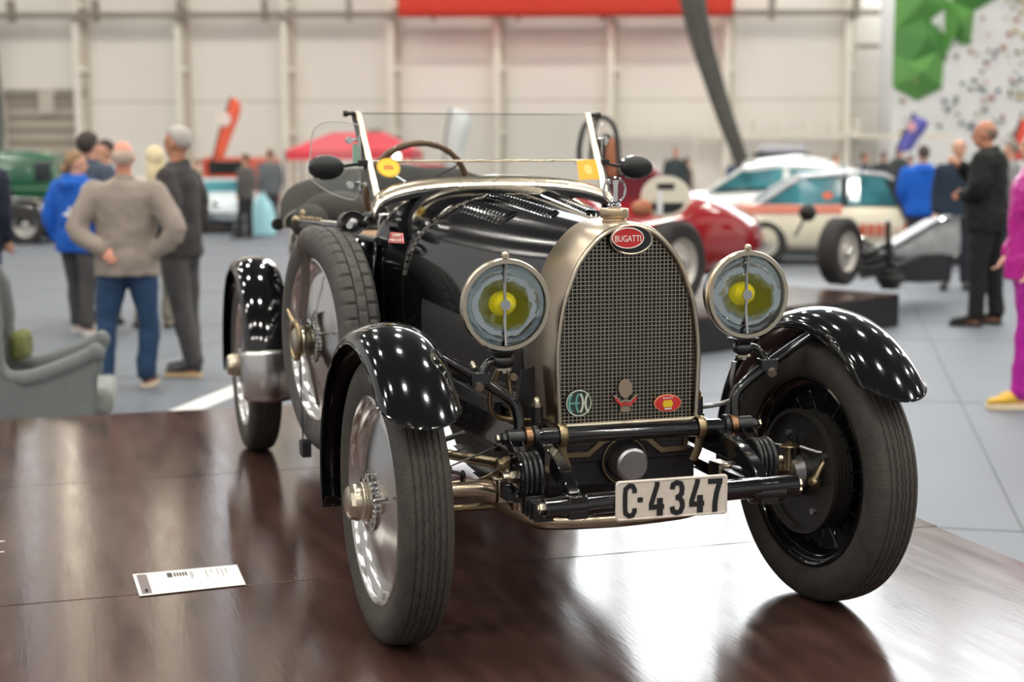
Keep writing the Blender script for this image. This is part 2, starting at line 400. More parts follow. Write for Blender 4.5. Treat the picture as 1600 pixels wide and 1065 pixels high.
b = MB(); b.box((-1.9, 0.6, (FLOOR-0.018)/2), (6.2, 6.2, -FLOOR-0.019)); b.build('platform_base', m_plyedge, pf, M=pm, smooth=False)
# paper card lying on the platform
crd = [at(*p, z=0.003) for p in ((207, 897), (370, 882), (384, 913), (218, 931))]
b = MB(); b.prism([p+Vector((0, 0, 0.0)) for p in crd], (0, 0, 0.0008)); card = b.build('information_card', mat('white_card', srgb(240, 238, 232), 0.5), smooth=False)
tag(card, 'white printed information card lying on the dark platform left of the front wheel', 'card')
def cardpt(a, c): return crd[0]*(1-a)*(1-c)+crd[1]*a*(1-c)+crd[2]*a*c+crd[3]*(1-a)*c+Vector((0, 0, 0.0009))
def cardrect(b, a0, a1, c0, c1): b.prism([cardpt(a0, c0), cardpt(a1, c0), cardpt(a1, c1), cardpt(a0, c1)], (0, 0, 0.0004))
b = MB(); cardrect(b, 0.03, 0.125, 0.06, 0.94); b.build('printed_panel', mat('card_grey', srgb(120, 108, 108), 0.5), card, smooth=False)
b = MB(); cardrect(b, 0.31, 0.36, 0.1, 0.32); b.build('printed_logo', mat('card_logo_ink', srgb(60, 56, 56), 0.6), card, smooth=False)
b = MB()
cardrect(b, 0.065, 0.09, 0.74, 0.88)
b.build('printed_badge', m_beam, card, smooth=False)
b = MB()
for k in range(5): cardrect(b, 0.375+k*0.027, 0.393+k*0.027, 0.12, 0.30)
for a, c in ((0.53, .12), (0.545, .12), (0.68, .1), (0.73, .1), (0.79, .1), (0.83, .1), (0.87, .1)): cardrect(b, a, a+0.006, c, c+0.28+0.12*math.sin(a*40))
b.build('print', mat('card_ink', srgb(70, 66, 66), 0.6), card, smooth=False)
b = MB()
for (x0, y0, x1, y1) in ((-20, 846.5, 8, 845.5), (-20, 863, 7, 862)):
    p, q = at(x0, y0, z=0.0002), at(x1, y1, z=0.0002); b.prism([p, q, q+Vector((0, 0.008, 0)), p+Vector((0, 0.008, 0))], (0, 0, 0.0004))
b.build('board_print', m_white, pf, smooth=False, M=pm)

# ---------------------------------------------------------------- the black vintage roadster
m_black = mat('gloss_black_paint', (0.006, 0.006, 0.007), 0.10, coat=0.6, rvar=0.03, nscale=2.0)
m_satin = mat('satin_black_paint', (0.012, 0.012, 0.013), 0.32, bump=0.05, bscale=40)
m_under = mat('dull_black_chassis', (0.010, 0.010, 0.010), 0.55, noise=0.3, nscale=12)
m_nickel = mat('aged_nickel', srgb(200, 190, 170), 0.28, 1.0, noise=0.03, nscale=3, rvar=0.02)
m_brush = mat('brushed_nickel_shell', srgb(188, 172, 150), 0.30, 1.0, noise=0.05, nscale=1.5, rvar=0.02, stretch=(1, 1, 3))
m_chrome = mat('chrome', srgb(214, 214, 212), 0.08, 1.0)
m_alu = mat('polished_aluminium', srgb(206, 204, 202), 0.20, 1.0, rvar=0.05, nscale=7)
m_castal = mat('cast_aluminium', srgb(168, 168, 170), 0.38, 1.0, noise=0.05)
m_brass = mat('aged_brass', srgb(158, 142, 112), 0.36, 1.0, noise=0.18, nscale=20)
m_bronze = mat('polished_axle_bronze', srgb(176, 160, 140), 0.24, 1.0, noise=0.2, nscale=9)
m_copper = mat('copper_tone', srgb(146, 112, 84), 0.35, 1.0, noise=0.1)
m_rubber = mat('tyre_rubber', srgb(61, 57, 52), 0.72, noise=0.2, nscale=30, bump=0.25, bscale=120)
m_rubber2 = mat('spare_tyre_rubber', srgb(74, 72, 69), 0.7, noise=0.15, nscale=25, bump=0.15, bscale=150)
m_leather = mat('brown_leather_strap', srgb(60, 48, 42), 0.55, noise=0.15)
m_tan = mat('tan_leather', srgb(168, 138, 108), 0.6, noise=0.1)
m_canvas = mat('dark_canvas', srgb(64, 63, 60), 0.9, noise=0.12, nscale=10, bump=0.2, bscale=200)
m_glass = thin_glass('thin_clear_glass'); m_glassh = thin_glass('wind_deflector_glass', haze=0.05)
m_amber = mat('yellow_bulb_glass', srgb(250, 232, 8), 0.08, trans=0.15, ior=1.45)
m_reflect = mat('mirror_reflector', srgb(206, 212, 214), 0.05, 1.0, bump=0.22, bscale=14)
m_wood = mat('steering_wheel_wood', srgb(118, 92, 72), 0.35, noise=0.15, nscale=20, coat=0.3)
m_red = mat('red_enamel', srgb(196, 40, 38), 0.25, coat=0.4)
m_yel = mat('yellow_sticker', srgb(232, 200, 40), 0.45); m_org = mat('orange_sticker', srgb(250, 172, 16), 0.45); m_orgl = mat('pale_orange_print', srgb(250, 204, 110), 0.5)
m_teal = mat('teal_enamel', srgb(96, 158, 148), 0.3); m_palet = mat('pale_silver_enamel', srgb(196, 204, 186), 0.3)
m_cream = mat('cream_plate_paint', srgb(214, 204, 192), 0.45, noise=0.05, nscale=25)
m_ink = mat('black_lettering', (0.012, 0.013, 0.014), 0.4)
m_wtext = mat('white_lettering', srgb(236, 230, 224), 0.4)
m_taupe = mat('taupe_enamel', srgb(140, 124, 108), 0.4)
car = empty('vintage_roadster', 'black open vintage roadster with horseshoe radiator and cream plate, parked on the dark glossy platform', 'car')
RW_, RR, WB = 0.0, 0.372, 2.73
TX = 0.6184
m_drum = mat('brake_drum_black', (0.026, 0.024, 0.022), 0.38)
def tyre_mesh(kind):
    half = [(0.262, 0.046), (0.268, 0.053), (0.285, 0.060), (0.305, 0.0665), (0.322, 0.068), (0.336, 0.066), (0.348, 0.062), (0.357, 0.057), (0.3635, 0.051), (0.3665, 0.046)]
    if kind == 'rib':
        top = [(0.368, .040), (.3655, .038), (.3655, .036), (.3695, .034), (.3702, .024), (.367, .0225), (.367, .0195), (.3715, .0165), (.372, .0075), (.3690, .0060), (.3690, .0035), (.372, .002)]
    else:
        top = [(0.3680, .0445), (.3705, .043), (.3715, .020), (.366, .018), (.366, .0155), (.372, .0135), (.372, .0005)]
    prof = half+top; full = prof+[(r, -x) for r, x in reversed(prof)]
    nseg = 330 if kind == 'rib' else 46*6; N = len(full); nh = len(half)
    def mod(i, j, r, x):
        jj = j if j < len(prof) else N-1-j
        if kind == 'rib':
            if jj >= nh and abs(x) < 0.036: x += 0.0011*(1 if (i//2) % 2 else -1)
            if nh-2 <= jj <= nh-1 and i % 2 == 0: r -= 0.0018
        else:
            if jj >= nh-1 and abs(x) > 0.0156 and i % 6 == 0: r -= 0.006
            if nh-4 <= jj <= nh-2 and i % 6 == 0: r -= 0.004
            if abs(x) <= 0.0156 and jj > nh and i % 6 == 3: r -= 0.003
        return r, x
    b = MB(); b.lathe(list(full), nseg, mod=mod, closed=True); return b
def wheel(name, loc, rz, outside_left=True, kind='rib', cover=True, drum=True, cb=0.0, label=None):
    # local: X axis, outside towards -X
    M = Tr(*loc) @ Rz(rz+(0 if outside_left else PI)) @ Ry(cb)
    b = MB()
    b.lathe([(0.262, 0.0), (0.262, -0.046), (0.270, -0.052), (0.272, -0.056), (0.266, -0.058), (0.258, -0.052), (0.255, -0.044), (0.240, -0.036), (0.236, -0.030), (0.226, 0.0)], 96, closed=True)
    w = b.build(name, m_alu, car, M=M)
    b = MB(); b.lathe([(0.226, 0.0005), (0.236, 0.030), (0.240, 0.036), (0.255, 0.044), (0.258, 0.052), (0.266, 0.058), (0.272, 0.056), (0.270, 0.052), (0.262, 0.046), (0.262, 0.0005)], 96, closed=True); b.build('inner_rim', m_black, w)
    if label: w['label'] = label
    t = tyre_mesh(kind).build('tyre', m_rubber2 if kind == 'block' else m_rubber, w, angle=28)
    if cover:
        b = MB(); b.lathe([(0.240, -0.036), (0.236, -0.028), (0.226, -0.024), (0.205, -0.034), (0.19, -0.036), (0.13, -0.050), (0.098, -0.056), (0.074, -0.060), (0.05, -0.060)], 96); b.build('disc_cover', m_alu, w)
        b = MB(); b.lathe([(0.226, -0.018), (0.205, -0.028), (0.13, -0.044), (0.05, -0.054)], 64); b.build('cover_back', m_under, w)
    # hub
    b = MB(); b.lathe([(0.02, 0.05), (0.045, 0.045), (0.045, -0.04), (0.062, -0.05), (0.062, -0.062)], 36); b.build('hub', m_satin, w)
    def mod(i, j, r, x): return (r-(0.004 if (i % 2) else 0) if j in (2, 3) else r), x
    b = MB(); b.lathe([(0.05, -0.058), (0.076, -0.060), (0.079, -0.066), (0.077, -0.072), (0.06, -0.074), (0.055, -0.070)], 72, mod=mod); b.build('notched_ring', m_chrome, w)
    b = MB(); b.lathe([(0.052, -0.066), (0.053, -0.078), (0.050, -0.080), (0.051, -0.084), (0.049, -0.087), (0.0495, -0.100), (0.045, -0.108)], 40)
    b.mi = 0; b.loft([[(-0.105, 0.047*math.cos(a), 0.047*math.sin(a)) for a in [k*PI/4 for k in range(8)]], [(-0.118, 0.044*math.cos(a), 0.044*math.sin(a)) for a in [k*PI/4 for k in range(8)]], [(-0.124, 0.034*math.cos(a), 0.034*math.sin(a)) for a in [k*PI/4 for k in range(8)]]])
    b.build('hub_nut', m_nickel, w)
    if cover:
        b = MB(); b.cyl((-0.050, 0.16*math.cos(2.9), 0.16*math.sin(2.9)), (-0.085, 0.155*math.cos(2.9), 0.155*math.sin(2.9)), 0.005, n=10); b.cyl((-0.078, 0.156*math.cos(2.9), 0.156*math.sin(2.9)), (-0.084, 0.155*math.cos(2.9), 0.155*math.sin(2.9)), 0.008, n=10); b.build('valve_stem', m_chrome, w)
    b = MB()
    for k in range(40):
        a = 2*PI*k/40; s = 1 if k % 2 else -1; a2 = a+(0.22 if (k//2) % 2 else -0.22)
        b.cyl((s*0.036, 0.05*math.cos(a2), 0.05*math.sin(a2)), (s*0.008, 0.229*math.cos(a), 0.229*math.sin(a)), 0.0022, n=6, cap=False)
    b.build('wire_spokes', m_black, w)
    if drum:
        b = MB(); prof = [(0.10, 0.005), (0.150, 0.007)]
        for k in range(4): prof += [(0.170, 0.010+k*0.013), (0.170, 0.016+k*0.013), (0.161, 0.018+k*0.013), (0.161, 0.022+k*0.013)]
        prof += [(0.176, 0.064), (0.176, 0.078), (0.165, 0.078), (0.163, 0.060), (0.03, 0.056)]
        b.lathe(prof, 72); d = b.build('brake_drum', m_drum, w, angle=25)
        b = MB()
        for a in (0.5, 2.2, 3.7, 5.2): b.cyl((0.056, 0.12*math.cos(a), 0.12*math.sin(a)), (0.066, 0.12*math.cos(a), 0.12*math.sin(a)), 0.010, n=6)
        b.lathe([(0.05, 0.056), (0.05, 0.08), (0.03, 0.10), (0.0, 0.10)], 24)
        b.build('brake_bolt', m_castal, w)
    return w
wheel('front_wheel', (-TX, 0, RR), 0.0302, True, label='front wheel with polished aluminium disc cover')
wheel('front_wheel', (TX, 0, RR), 0.1162, False, cover=True, label='front wheel showing its black spokes and finned brake drum')
wheel('rear_wheel', (-TX, WB, RR), 0, True)
wheel('rear_wheel', (TX, WB, RR), 0, False)
wheel('spare_wheel', (-0.5705, 1.1752, 0.655), 0.1327, True, kind='block', drum=False, label='spare wheel with block tread strapped to the body side')
# ---- fenders
def fender(name, cx, cy, rz, th0, th1, r0=0.408, crown=0.052, hw=0.092, tipround=True, material=None, lab=None, xoff=0.0, n=64, flare=0.0, edge=True):
    # angle th: 0 = straight forward (-y), 90 = up, 180 = rear
    b = MB(); rings = []; e1 = []; e2 = []
    NS = 22
    for i in range(n+1):
        t = (i/n)**(1.7 if tipround else 1); th = math.radians(th0+(th1-th0)*t)
        k = 1.0
        if tipround and t < 0.075: q = 1-t/0.075; k = math.sqrt(max(0.0, 1-q**2.0*0.998))
        ring = []
        for j in range(NS+1):
            x = hw*k*math.sin((-1+2*j/NS)*PI*0.5)
            r = r0+crown*max(0.0, 1-(x/hw)**2)**0.5
            r += flare*max(0, t-0.6)
            ring.append((xoff+x, -r*math.cos(th), r*math.sin(th)))
        rings.append(ring); e1.append(ring[0]); e2.append(ring[-1])
    b.loft(rings, close=False, cap=False)
    M = Tr(cx, cy, RR) @ Rz(rz)
    o = b.build(name, material or m_black, car, M=M, solid=0.003, soff=0, angle=60)
    if lab: o['label'] = lab
    if edge:
        b = MB(); b.tube(e1+list(reversed(e2)), 0.0035, 8); b.build('rolled_edge', material or m_black, o)
    return o
f1 = fender('front_mudguard', -TX, 0, 0.03, 33, 194, hw=0.100, xoff=-0.006)
f2 = fender('front_mudguard', TX, 0, 0.10, 33, 194, hw=0.100, xoff=0.006)
r1 = fender('rear_mudguard', -TX, WB, 0.0, 12, 190, r0=0.415, hw=0.094, tipround=False)
r2 = fender('rear_mudguard', TX, WB, 0.0, 12, 190, r0=0.415, hw=0.094, tipround=False)
for sx in (-1, 1):
    fender('stone_guard', sx*TX, WB, 0, -12, 14, r0=0.418, crown=0.055, hw=0.10, tipround=False, material=m_alu, lab='polished aluminium stone guard', n=12)
# ---- radiator
ARCH = [(0.555, .190), (0.60, .192), (0.66, .1945), (0.73, .196), (0.79, .192), (0.84, .185), (0.88, .176), (0.92, .162), (0.96, .146), (0.99, .128), (1.015, .108), (1.035, .088), (1.05, .068), (1.061, .046), (1.068, .024), (1.071, 0.0)]
def arch_pts(dw=0.0, dz=0.0, z0=None):
    L = [(-w-dw*(1 if w > 0.03 else w/0.03), z+dz*max(0, (z-0.85)/0.22)) for z, w in ARCH]
    if z0 is not None: L[0] = (L[0][0], z0)
    return L+[(-x, z) for x, z in reversed(L[:-1])]
YF = -0.085
b = MB()
secs = [(YF, 0.004, 0.004), (YF-0.004, 0.008, 0.008), (YF+0.010, 0.010, 0.010), (0.118, 0.016, 0.014), (0.125, 0.013, 0.011)]
rings = [[(x, y, z) for x, z in smoothpath([Vector((p[0], 0, p[1])) for p in arch_pts(dw, dz, 0.545)], 3) and [(q.x, q.z) for q in smoothpath([Vector((p[0], 0, p[1])) for p in arch_pts(dw, dz, 0.545)], 3)]] for y, dw, dz in secs]
b.loft(rings, close=False, cap=False)
rad = b.build('radiator_shell', m_brush, car, solid=0.004, soff=0, angle=50)
b = MB(); ap = [(x, YF-0.006, z) for x, z in arch_pts(0.002, 0.002)]
b.tube(smoothpath(ap, 4), 0.0065, 10); b.tube([(-0.192, YF-0.006, 0.555), (0.192, YF-0.006, 0.555)], 0.0065, 10)
b.build('radiator_bead', m_nickel, rad)
def aw(z): return interp(ARCH, z)
b = MB(); wr = 0.0009
z = 0.566
while z < 1.066:
    w = aw(z)-0.002
    if w > 0.012: b.box((0, YF+0.006, z), (2*w, wr*1.6, wr*2))
    z += 0.0101
k = 0; x = -0.187
while x < 0.188:
    zt = 0.0; zz = 1.07
    while zz > 0.6 and aw(zz) < abs(x)+0.003: zz -= 0.002
    b.box((x, YF+0.0035+(0.001 if k % 2 else 0), (0.558+zz)/2), (wr*2.0, wr*1.6, zz-0.558)); x += 0.0111; k += 1
b.build('grille_wires', m_nickel, rad, smooth=False)
b = MB(); b.prism([(x*0.985, YF+0.030, z) for x, z in arch_pts()], (0, 0.02, 0)); b.build('radiator_core', m_under, rad, smooth=False)
# cap, motometer
b = MB(); ML = Tr(0.0, 0.022, 0) @ Ry(-PI/2)
b.lathe([(0.0, 1.060), (0.034, 1.062), (0.032, 1.084), (0.030, 1.088), (0.0365, 1.090), (0.0385, 1.093), (0.0385, 1.112), (0.0365, 1.115), (0.014, 1.117), (0.0, 1.117)], 48, M=ML @ Matrix.Identity(4)); cap = b.build('radiator_cap', mat('warm_nickel_cap', srgb(200, 178, 148), 0.3, 1.0), rad)
b = MB(); b.lathe([(0.018, 1.115), (0.019, 1.122), (0.014, 1.130), (0.006, 1.134), (0.0, 1.134)], 28, M=ML)
b.tube([(0.031*math.cos(a*PI/18), 0.022, 1.163+0.033*math.sin(a*PI/18)) for a in range(36)], 0.0036, 8, loop=True)
b.box((0.003, 0.022, 1.160), (0.011, 0.006, 0.052)); b.box((0.003, 0.022, 1.184), (0.013, 0.009, 0.012))
b.build('temperature_gauge', m_chrome, rad)
b = MB(); b.cyl((0, 0.020, 1.163), (0, 0.024, 1.163), 0.030, n=32); b.build('gauge_glass', m_glass, rad)
# oval name badge
def oval(b, c, a, h, y0, y1, n=40): b.loft([[(c[0]+a*math.cos(2*PI*i/n), y, c[1]+h*math.sin(2*PI*i/n)) for i in range(n)] for y in (y0, y1)])
bc = (0.002, 1.037)
b = MB(); oval(b, bc, 0.056, 0.036, YF-0.014, YF-0.004); bd = b.build('name_badge', m_ink, rad)
b = MB(); b.tube([(bc[0]+0.057*math.cos(i*PI/20), YF-0.012, bc[1]+0.037*math.sin(i*PI/20)) for i in range(40)], 0.0035, 8, loop=True); b.build('badge_rim', m_nickel, rad)
bcr = (-0.012, 1.042)
b = MB(); oval(b, bcr, 0.043, 0.0255, YF-0.024, YF-0.014); b.build('badge_enamel', m_red, rad)
b = MB(); b.tube([(bcr[0]+0.0435*math.cos(i*PI/20), YF-0.024, bcr[1]+0.026*math.sin(i*PI/20)) for i in range(40)], 0.0014, 6, loop=True)
text_mb('BUGATTI', (0.072, 0.0165), Tr(bcr[0], YF-0.0245, bcr[1]-0.001) @ Rx(PI/2), 0.0012, b)
b.build('badge_lettering', m_wtext, rad, smooth=False)
# three small badges low on the grille
gp = lambda px, py, dy=0: at(px, py, y=YF-dy)
c = gp(903, 629); b = MB(); oval(b, (c.x, c.z), 0.036, 0.036, YF-0.006, YF-0.0); mb1 = b.build('round_badge', mat('badge_dark_green', srgb(52, 62, 58), 0.35), rad)
b = MB(); b.tube([(c.x+0.0335*math.cos(i*PI/20), YF-0.008, c.z+0.0335*math.sin(i*PI/20)) for i in range(40)], 0.0016, 6, loop=True)
O = Vector((c.x, YF-0.007, c.z)); EX = Vector((1, 0, 0)); EZ = Vector((0, 0, 1)); NN = Vector((0, -1, 0))
arc_ = lambda c0, r_, sg_, a=1.15: [(c0+sg_*r_*math.cos(t), 0.0285*math.sin(t)/math.sin(a)*0.86) for t in [(-a+2*a*i/12) for i in range(13)]]
b.stroke([(x, z) for x, z in arc_(0.002, 0.013, 1)], 0.0055, EX, EZ, O-EX*0.004, 0.0016, NN)
b.stroke([(x, z) for x, z in arc_(0.034, 0.014, -1)], 0.0055, EX, EZ, O-EX*0.002, 0.0018, NN)
b.stroke([(0.008, 0.0), (0.020, 0.0)], 0.005, EX, EZ, O, 0.0014, NN)
b.build('badge_letters', m_palet, mb1, smooth=False)
b = MB(); b.stroke([(x, z) for x, z in arc_(-0.012, 0.015, -1)], 0.0055, EX, EZ, O, 0.0020, NN); b.stroke([(-0.026, 0), (0.002, 0)], 0.005, EX, EZ, O, 0.0013, NN)
b.stroke([(x, z) for x, z in arc_(0.004, 0.012, -1)], 0.005, EX, EZ, O, 0.0022, NN)
b.build('badge_letters_teal', m_teal, mb1, smooth=False)
c = gp(976, 606); b = MB(); oval(b, (c.x, c.z), 0.0185, 0.025, YF-0.008, YF-0.001)
c2 = gp(976, 636); b.box((c2.x, YF-0.004, c2.z), (0.026, 0.006, 0.022)); mb2 = b.build('oval_badge', m_taupe, rad)
c = gp(976, 628); b = MB(); b.stroke([(-0.030, 0.012), (-0.012, -0.006), (0.0, -0.002), (0.012, -0.006), (0.030, 0.012)], 0.006, EX, EZ, Vector((c.x, YF-0.007, c.z)), 0.003, NN); b.build('badge_ribbon', m_red, mb2, smooth=False)
b = MB(); b.stroke([(-0.032, 0.020), (-0.014, 0.002), (0.0, 0.006), (0.014, 0.002), (0.032, 0.020)], 0.006, EX, EZ, Vector((c.x, YF-0.006, c.z)), 0.003, NN); b.build('badge_ribbon', m_taupe, mb2, smooth=False)
c = gp(1042, 629); b = MB(); oval(b, (c.x, c.z), 0.0385, 0.0235, YF-0.006, YF-0.001); mb3 = b.build('oval_badge', mat('badge_cream_rim', srgb(224, 150, 110), 0.4), rad)
b = MB(); oval(b, (c.x, c.z), 0.036, 0.021, YF-0.0075, YF-0.005); b.build('badge_enamel', m_red, mb3)
b = MB()
for k in range(4): b.box((c.x-0.001, YF-0.0085, c.z-0.008+k*0.0045), (0.030-0.004*abs(k-1.4), 0.002, 0.004))
b.build('badge_emblem', m_yel, mb3, smooth=False)
b = MB(); text_mb('BUGATTI', (0.028, 0.0055), Tr(c.x, YF-0.008, c.z+0.0145) @ Rx(PI/2), 0.001, b); b.box((c.x, YF-0.008, c.z-0.0145), (0.020, 0.001, 0.004))
b.build('badge_lettering', m_wtext, mb3, smooth=False)
# ---- bonnet and scuttle
SEC = [(-0.16, .138, .696, .351, 1.92), (0.12, .200, .742, .331, 2.0), (0.40, .262, .788, .311, 2.08), (0.70, .324, .828, .298, 2.2), (0.95, .374, .853, .292, 2.38), (1.20, .428, .865, .300, 2.75), (1.45, .478, .87, .31, 3.1)]
def sec(y):                            # smooth through the sections
    k = 1
    while k < len(SEC)-3 and y > SEC[k+1][0]: k += 1
    a, b_, c_, d_ = SEC[k-1], SEC[k], SEC[k+1], SEC[k+2]; t = (y-b_[0])/(c_[0]-b_[0]); o = []
    for m in range(1, 5):
        s1 = (c_[m]-a[m])/(c_[0]-a[0])*(c_[0]-b_[0]); s2 = (d_[m]-b_[m])/(d_[0]-b_[0])*(c_[0]-b_[0])
        o.append((2*t**3-3*t*t+1)*b_[m]+(t**3-2*t*t+t)*s1+(-2*t**3+3*t*t)*c_[m]+(t**3-t*t)*s2)
    return tuple(o)
def seam(t): return 0.935-0.085*max(0.0, 1-abs(t)/0.72)
def surf(y, t, off=0.0, zb=0.60):      # t: -1 (bottom, image left) .. 0 (top) .. 1
    w, z0, h, e = sec(y); a = abs(t); sg = -1 if t < 0 else 1
    if a > 0.72:
        q = (a-0.72)/0.28; x = w*(1-0.04*q*q); z = z0+(zb-z0)*q
        return Vector((sg*(x+off), y, z))
    th = (a/0.72)*PI/2
    x = w*math.sin(th)**(2/e); z = z0+h*math.cos(th)**(2/e)
    n = Vector((math.sin(th)/w, 0, math.cos(th)/h)).normalized()
    return Vector((sg*(x+n.x*off), y, z+n.z*off))
TS = [(-1+2*i/80) for i in range(81)]
b = MB(); b.loft([[surf(0.122+(seam(t)-0.002-0.122)*i/32, t) for t in TS] for i in range(33)], close=False, cap=False); bonnet = b.build('bonnet', m_black, car, solid=0.003, soff=-1, angle=60)
b = MB(); b.tube([(0, 0.13, surf(0.13, 0).z+0.001), (0, 0.84, surf(0.84, 0).z+0.001)], 0.0035, 8); b.build('bonnet_hinge', m_nickel, bonnet)
b = MB(); b.loft([[surf(seam(t)+0.002+(1.18-seam(t)-0.002)*i/12, t) for t in TS] for i in range(13)], close=False, cap=False); scut = b.build('scuttle', m_black, car, solid=0.003, soff=-1, angle=60)
b = MB()
for i in range(124):
    t = -0.69+1.38*i/123; p = surf(seam(t), t, 0.0005)
    if i % 3 != 2:
        t2 = -0.69+1.38*(i+0.8)/123; q = surf(seam(t2), t2, 0.0005); b.tube([p, q], 0.0016, 6)
b.build('lacing_strip', mat('worn_welt', srgb(150, 144, 132), 0.45, noise=0.3), bonnet)
# louvres on top: two rows each side of the hinge
def louvres(y0, y1, t0, t1, n, name='louvre'):
    b = MB()
    for i in range(n):
        y = y0+(y1-y0)*i/(n-1); rings = []
        d = (y1-y0)/(n-1)*0.72
        for j in range(9):
            t = t0+(t1-t0)*j/8; e = math.sin(PI*j/8)**0.4 if 0 < j < 8 else 0.05
            p0 = surf(y, t, 0.0005); p1 = surf(y+d*0.35, t, 0.0005+0.011*e); p2 = surf(y+d*0.8, t, 0.012*e); p3 = surf(y+d*0.8, t, 0.0005)
            rings.append([p0, p1, p2, p3])
        b.loft(rings)
    o = b.build(name, m_black, bonnet, angle=12)
    b = MB(); b.grid(lambda u, v: surf(y0-0.004+(y1-y0+0.016)*u, t0+(t1-t0)*v, 0.0008), 12, 8); b.build('louvre_slot_shade', m_under, o)  # matt black sheet on the surface, painting in the darkness of open slots
    return o
for sg in (-1, 1):
    louvres(0.52, 0.80, sg*0.17, sg*0.29, 12, 'top_louvres')
    louvres(0.36, 0.84, sg*0.065, sg*0.135, 20, 'top_louvres')
    b = MB()                      # close row of upright louvres on the side
    for i in range(44):
        y = 0.17+i*0.0142
        for (ta, tb) in ((0.745, 0.97),):
            rings = []
            for j in range(9):
                t = sg*(ta+(tb-ta)*j/8); e = math.sin(PI*j/8)**0.35 if 0 < j < 8 else 0.05
                rings.append([surf(y, t, 0.0005), surf(y+0.005, t, 0.0005+0.005*e), surf(y+0.0115, t, 0.007*e), surf(y+0.012, t, 0.0005)])
            b.loft(rings)
    b.build('side_louvres', mat('louvre_satin_black_%d' % (sg+1), (0.020, 0.020, 0.021), 0.45), bonnet, angle=25)
# red rally sticker on the scuttle side
def on_side(px, py, off=0.0015):
    x = -0.40
    for _ in range(12):
        p = at(px, py, x=x); 
        w, z0, h, e = sec(p.y); q = max(0.0, min(0.999, (p.z-z0)/h)); x = -w*(1-q**e)**(1/e)-off
    return at(px, py, x=x)
q = [on_side(606, 379), on_side(610, 362), on_side(628, 364), on_side(630, 380)]
b = MB(); b.add([p for p in q]+[p+Vector((0.003, 0, 0)) for p in q], [(0, 1, 2, 3), (7, 6, 5, 4), (0, 4, 5, 1), (1, 5, 6, 2), (2, 6, 7, 3), (3, 7, 4, 0)]); st = b.build('red_sticker', m_red, car, smooth=False)
b = MB(); ex = (q[3]-q[0]); ez = (q[1]-q[0]); o = q[0]
TM = Matrix(((ex.x, ez.x, -1, 0), (ex.y, ez.y, 0, 0), (ex.z, ez.z, 0, 0), (0, 0, 0, 1))); TM.translation = o-Vector((0.002, 0, 0))
for body, w_, x_, y_ in (('1000', (0.55, 0.26), 0.52, 0.70), ('MIGLIA', (0.8, 0.22), 0.5, 0.28)): text_mb(body, w_, TM @ Tr(x_, y_, 0), 0.0008, b)
b.build('sticker_lettering', m_wtext, st, smooth=False)
# ---- windscreen
WP0 = Vector((0, 1.14, 1.09)); WP1 = Vector((0, 1.386, 1.405)); wsl = (WP1.y-WP0.y)/(WP1.z-WP0.z)
wy = lambda z: WP0.y+(z-WP0.z)*wsl
def hoop(x): # lower edge of the screen follows the cowl
    e = 2.7; return 1.075+0.105*(1-min(0.999, abs(x)/0.43)**e)**(1/e)
b = MB(); NX = 40
hp = [(-0.432+0.864*i/NX) for i in range(NX+1)]
b.loft([[(x, wy(hoop(x)+dz)-0.02+dy, hoop(x)+dz) for (dy, dz) in ((0.0, -0.022), (-0.022, -0.02), (-0.024, -0.004), (-0.008, 0.010), (0.010, 0.010), (0.014, -0.01))] for x in hp]); ws = b.build('windscreen_frame', m_nickel, car, angle=50)
b = MB(); b.loft([[(x*1.005, wy(hoop(x)-0.035)-0.03+dy, hoop(x)-0.038+dz) for (dy, dz) in ((0, -0.012), (-0.016, -0.008), (-0.016, 0.008), (0, 0.016), (0.02, 0.012), (0.02, -0.01))] for x in hp]); b.build('scuttle_pad', m_satin, ws)
for sg in (-1, 1):
    b = MB(); xb, xt = 0.402, 0.419
    zb, zt = 1.070, 1.412
    b.loft([[(sg*(xb+(xt-xb)*q+dx), wy(zb+(zt-zb)*q)+dy, zb+(zt-zb)*q) for dx, dy in ((-0.013*k2, -0.006), (0.010, -0.009), (0.012, 0.012), (-0.010*k2, 0.010))] for q, k2 in ((0, 2.6), (0.04, 2.0), (0.10, 1.35), (0.2, 1.05), (0.5, 1), (1, 0.85))])
    b.build('screen_post', m_nickel, ws, bevel=0.002)
    b = MB(); b.tube([(sg*(xb+0.018), wy(zb)+0.012, zb+0.02), (sg*(xt+0.016), wy(zt)+0.012, zt-0.004)], 0.006, 10)
    b.cyl((sg*(xt+0.0), wy(zt), zt-0.006), (sg*(xt+0.045), wy(zt)-0.002, zt-0.008), 0.007, n=10); b.cyl((sg*(xt+0.036), wy(zt), zt-0.008), (sg*(xt+0.05), wy(zt), zt-0.008), 0.011, n=10)
    b.build('post_rod', m_satin, ws)
b = MB(); b.tube([(-0.41, wy(1.242), 1.242), (0.41, wy(1.242), 1.242)], 0.0042, 8); b.build('screen_bar', m_nickel, ws)
b = MB(); nx = 24
low = [(-0.40+0.80*i/nx) for i in range(nx+1)]
vs = [(x, wy(hoop(x)), hoop(x)) for x in low]+[(x*1.02, wy(1.24), 1.24) for x in low]
b.add(vs, [(i, i+1, nx+2+i, nx+1+i) for i in range(nx)]); b.build('lower_pane', m_glass, ws, smooth=False, solid=0.003)
b = MB(); b.add([(-0.408, wy(1.244), 1.244), (0.408, wy(1.244), 1.244), (0.415, wy(1.405), 1.405), (-0.415, wy(1.405), 1.405)], [(0, 1, 2, 3)]); b.build('upper_pane', m_glass, ws, smooth=False, solid=0.003)
b = MB(); b.tube([(-0.41, wy(1.407), 1.407), (0.41, wy(1.407), 1.407)], 0.0012, 6); b.build('pane_edge', mat('glass_edge_green', srgb(150, 158, 140), 0.3), ws)
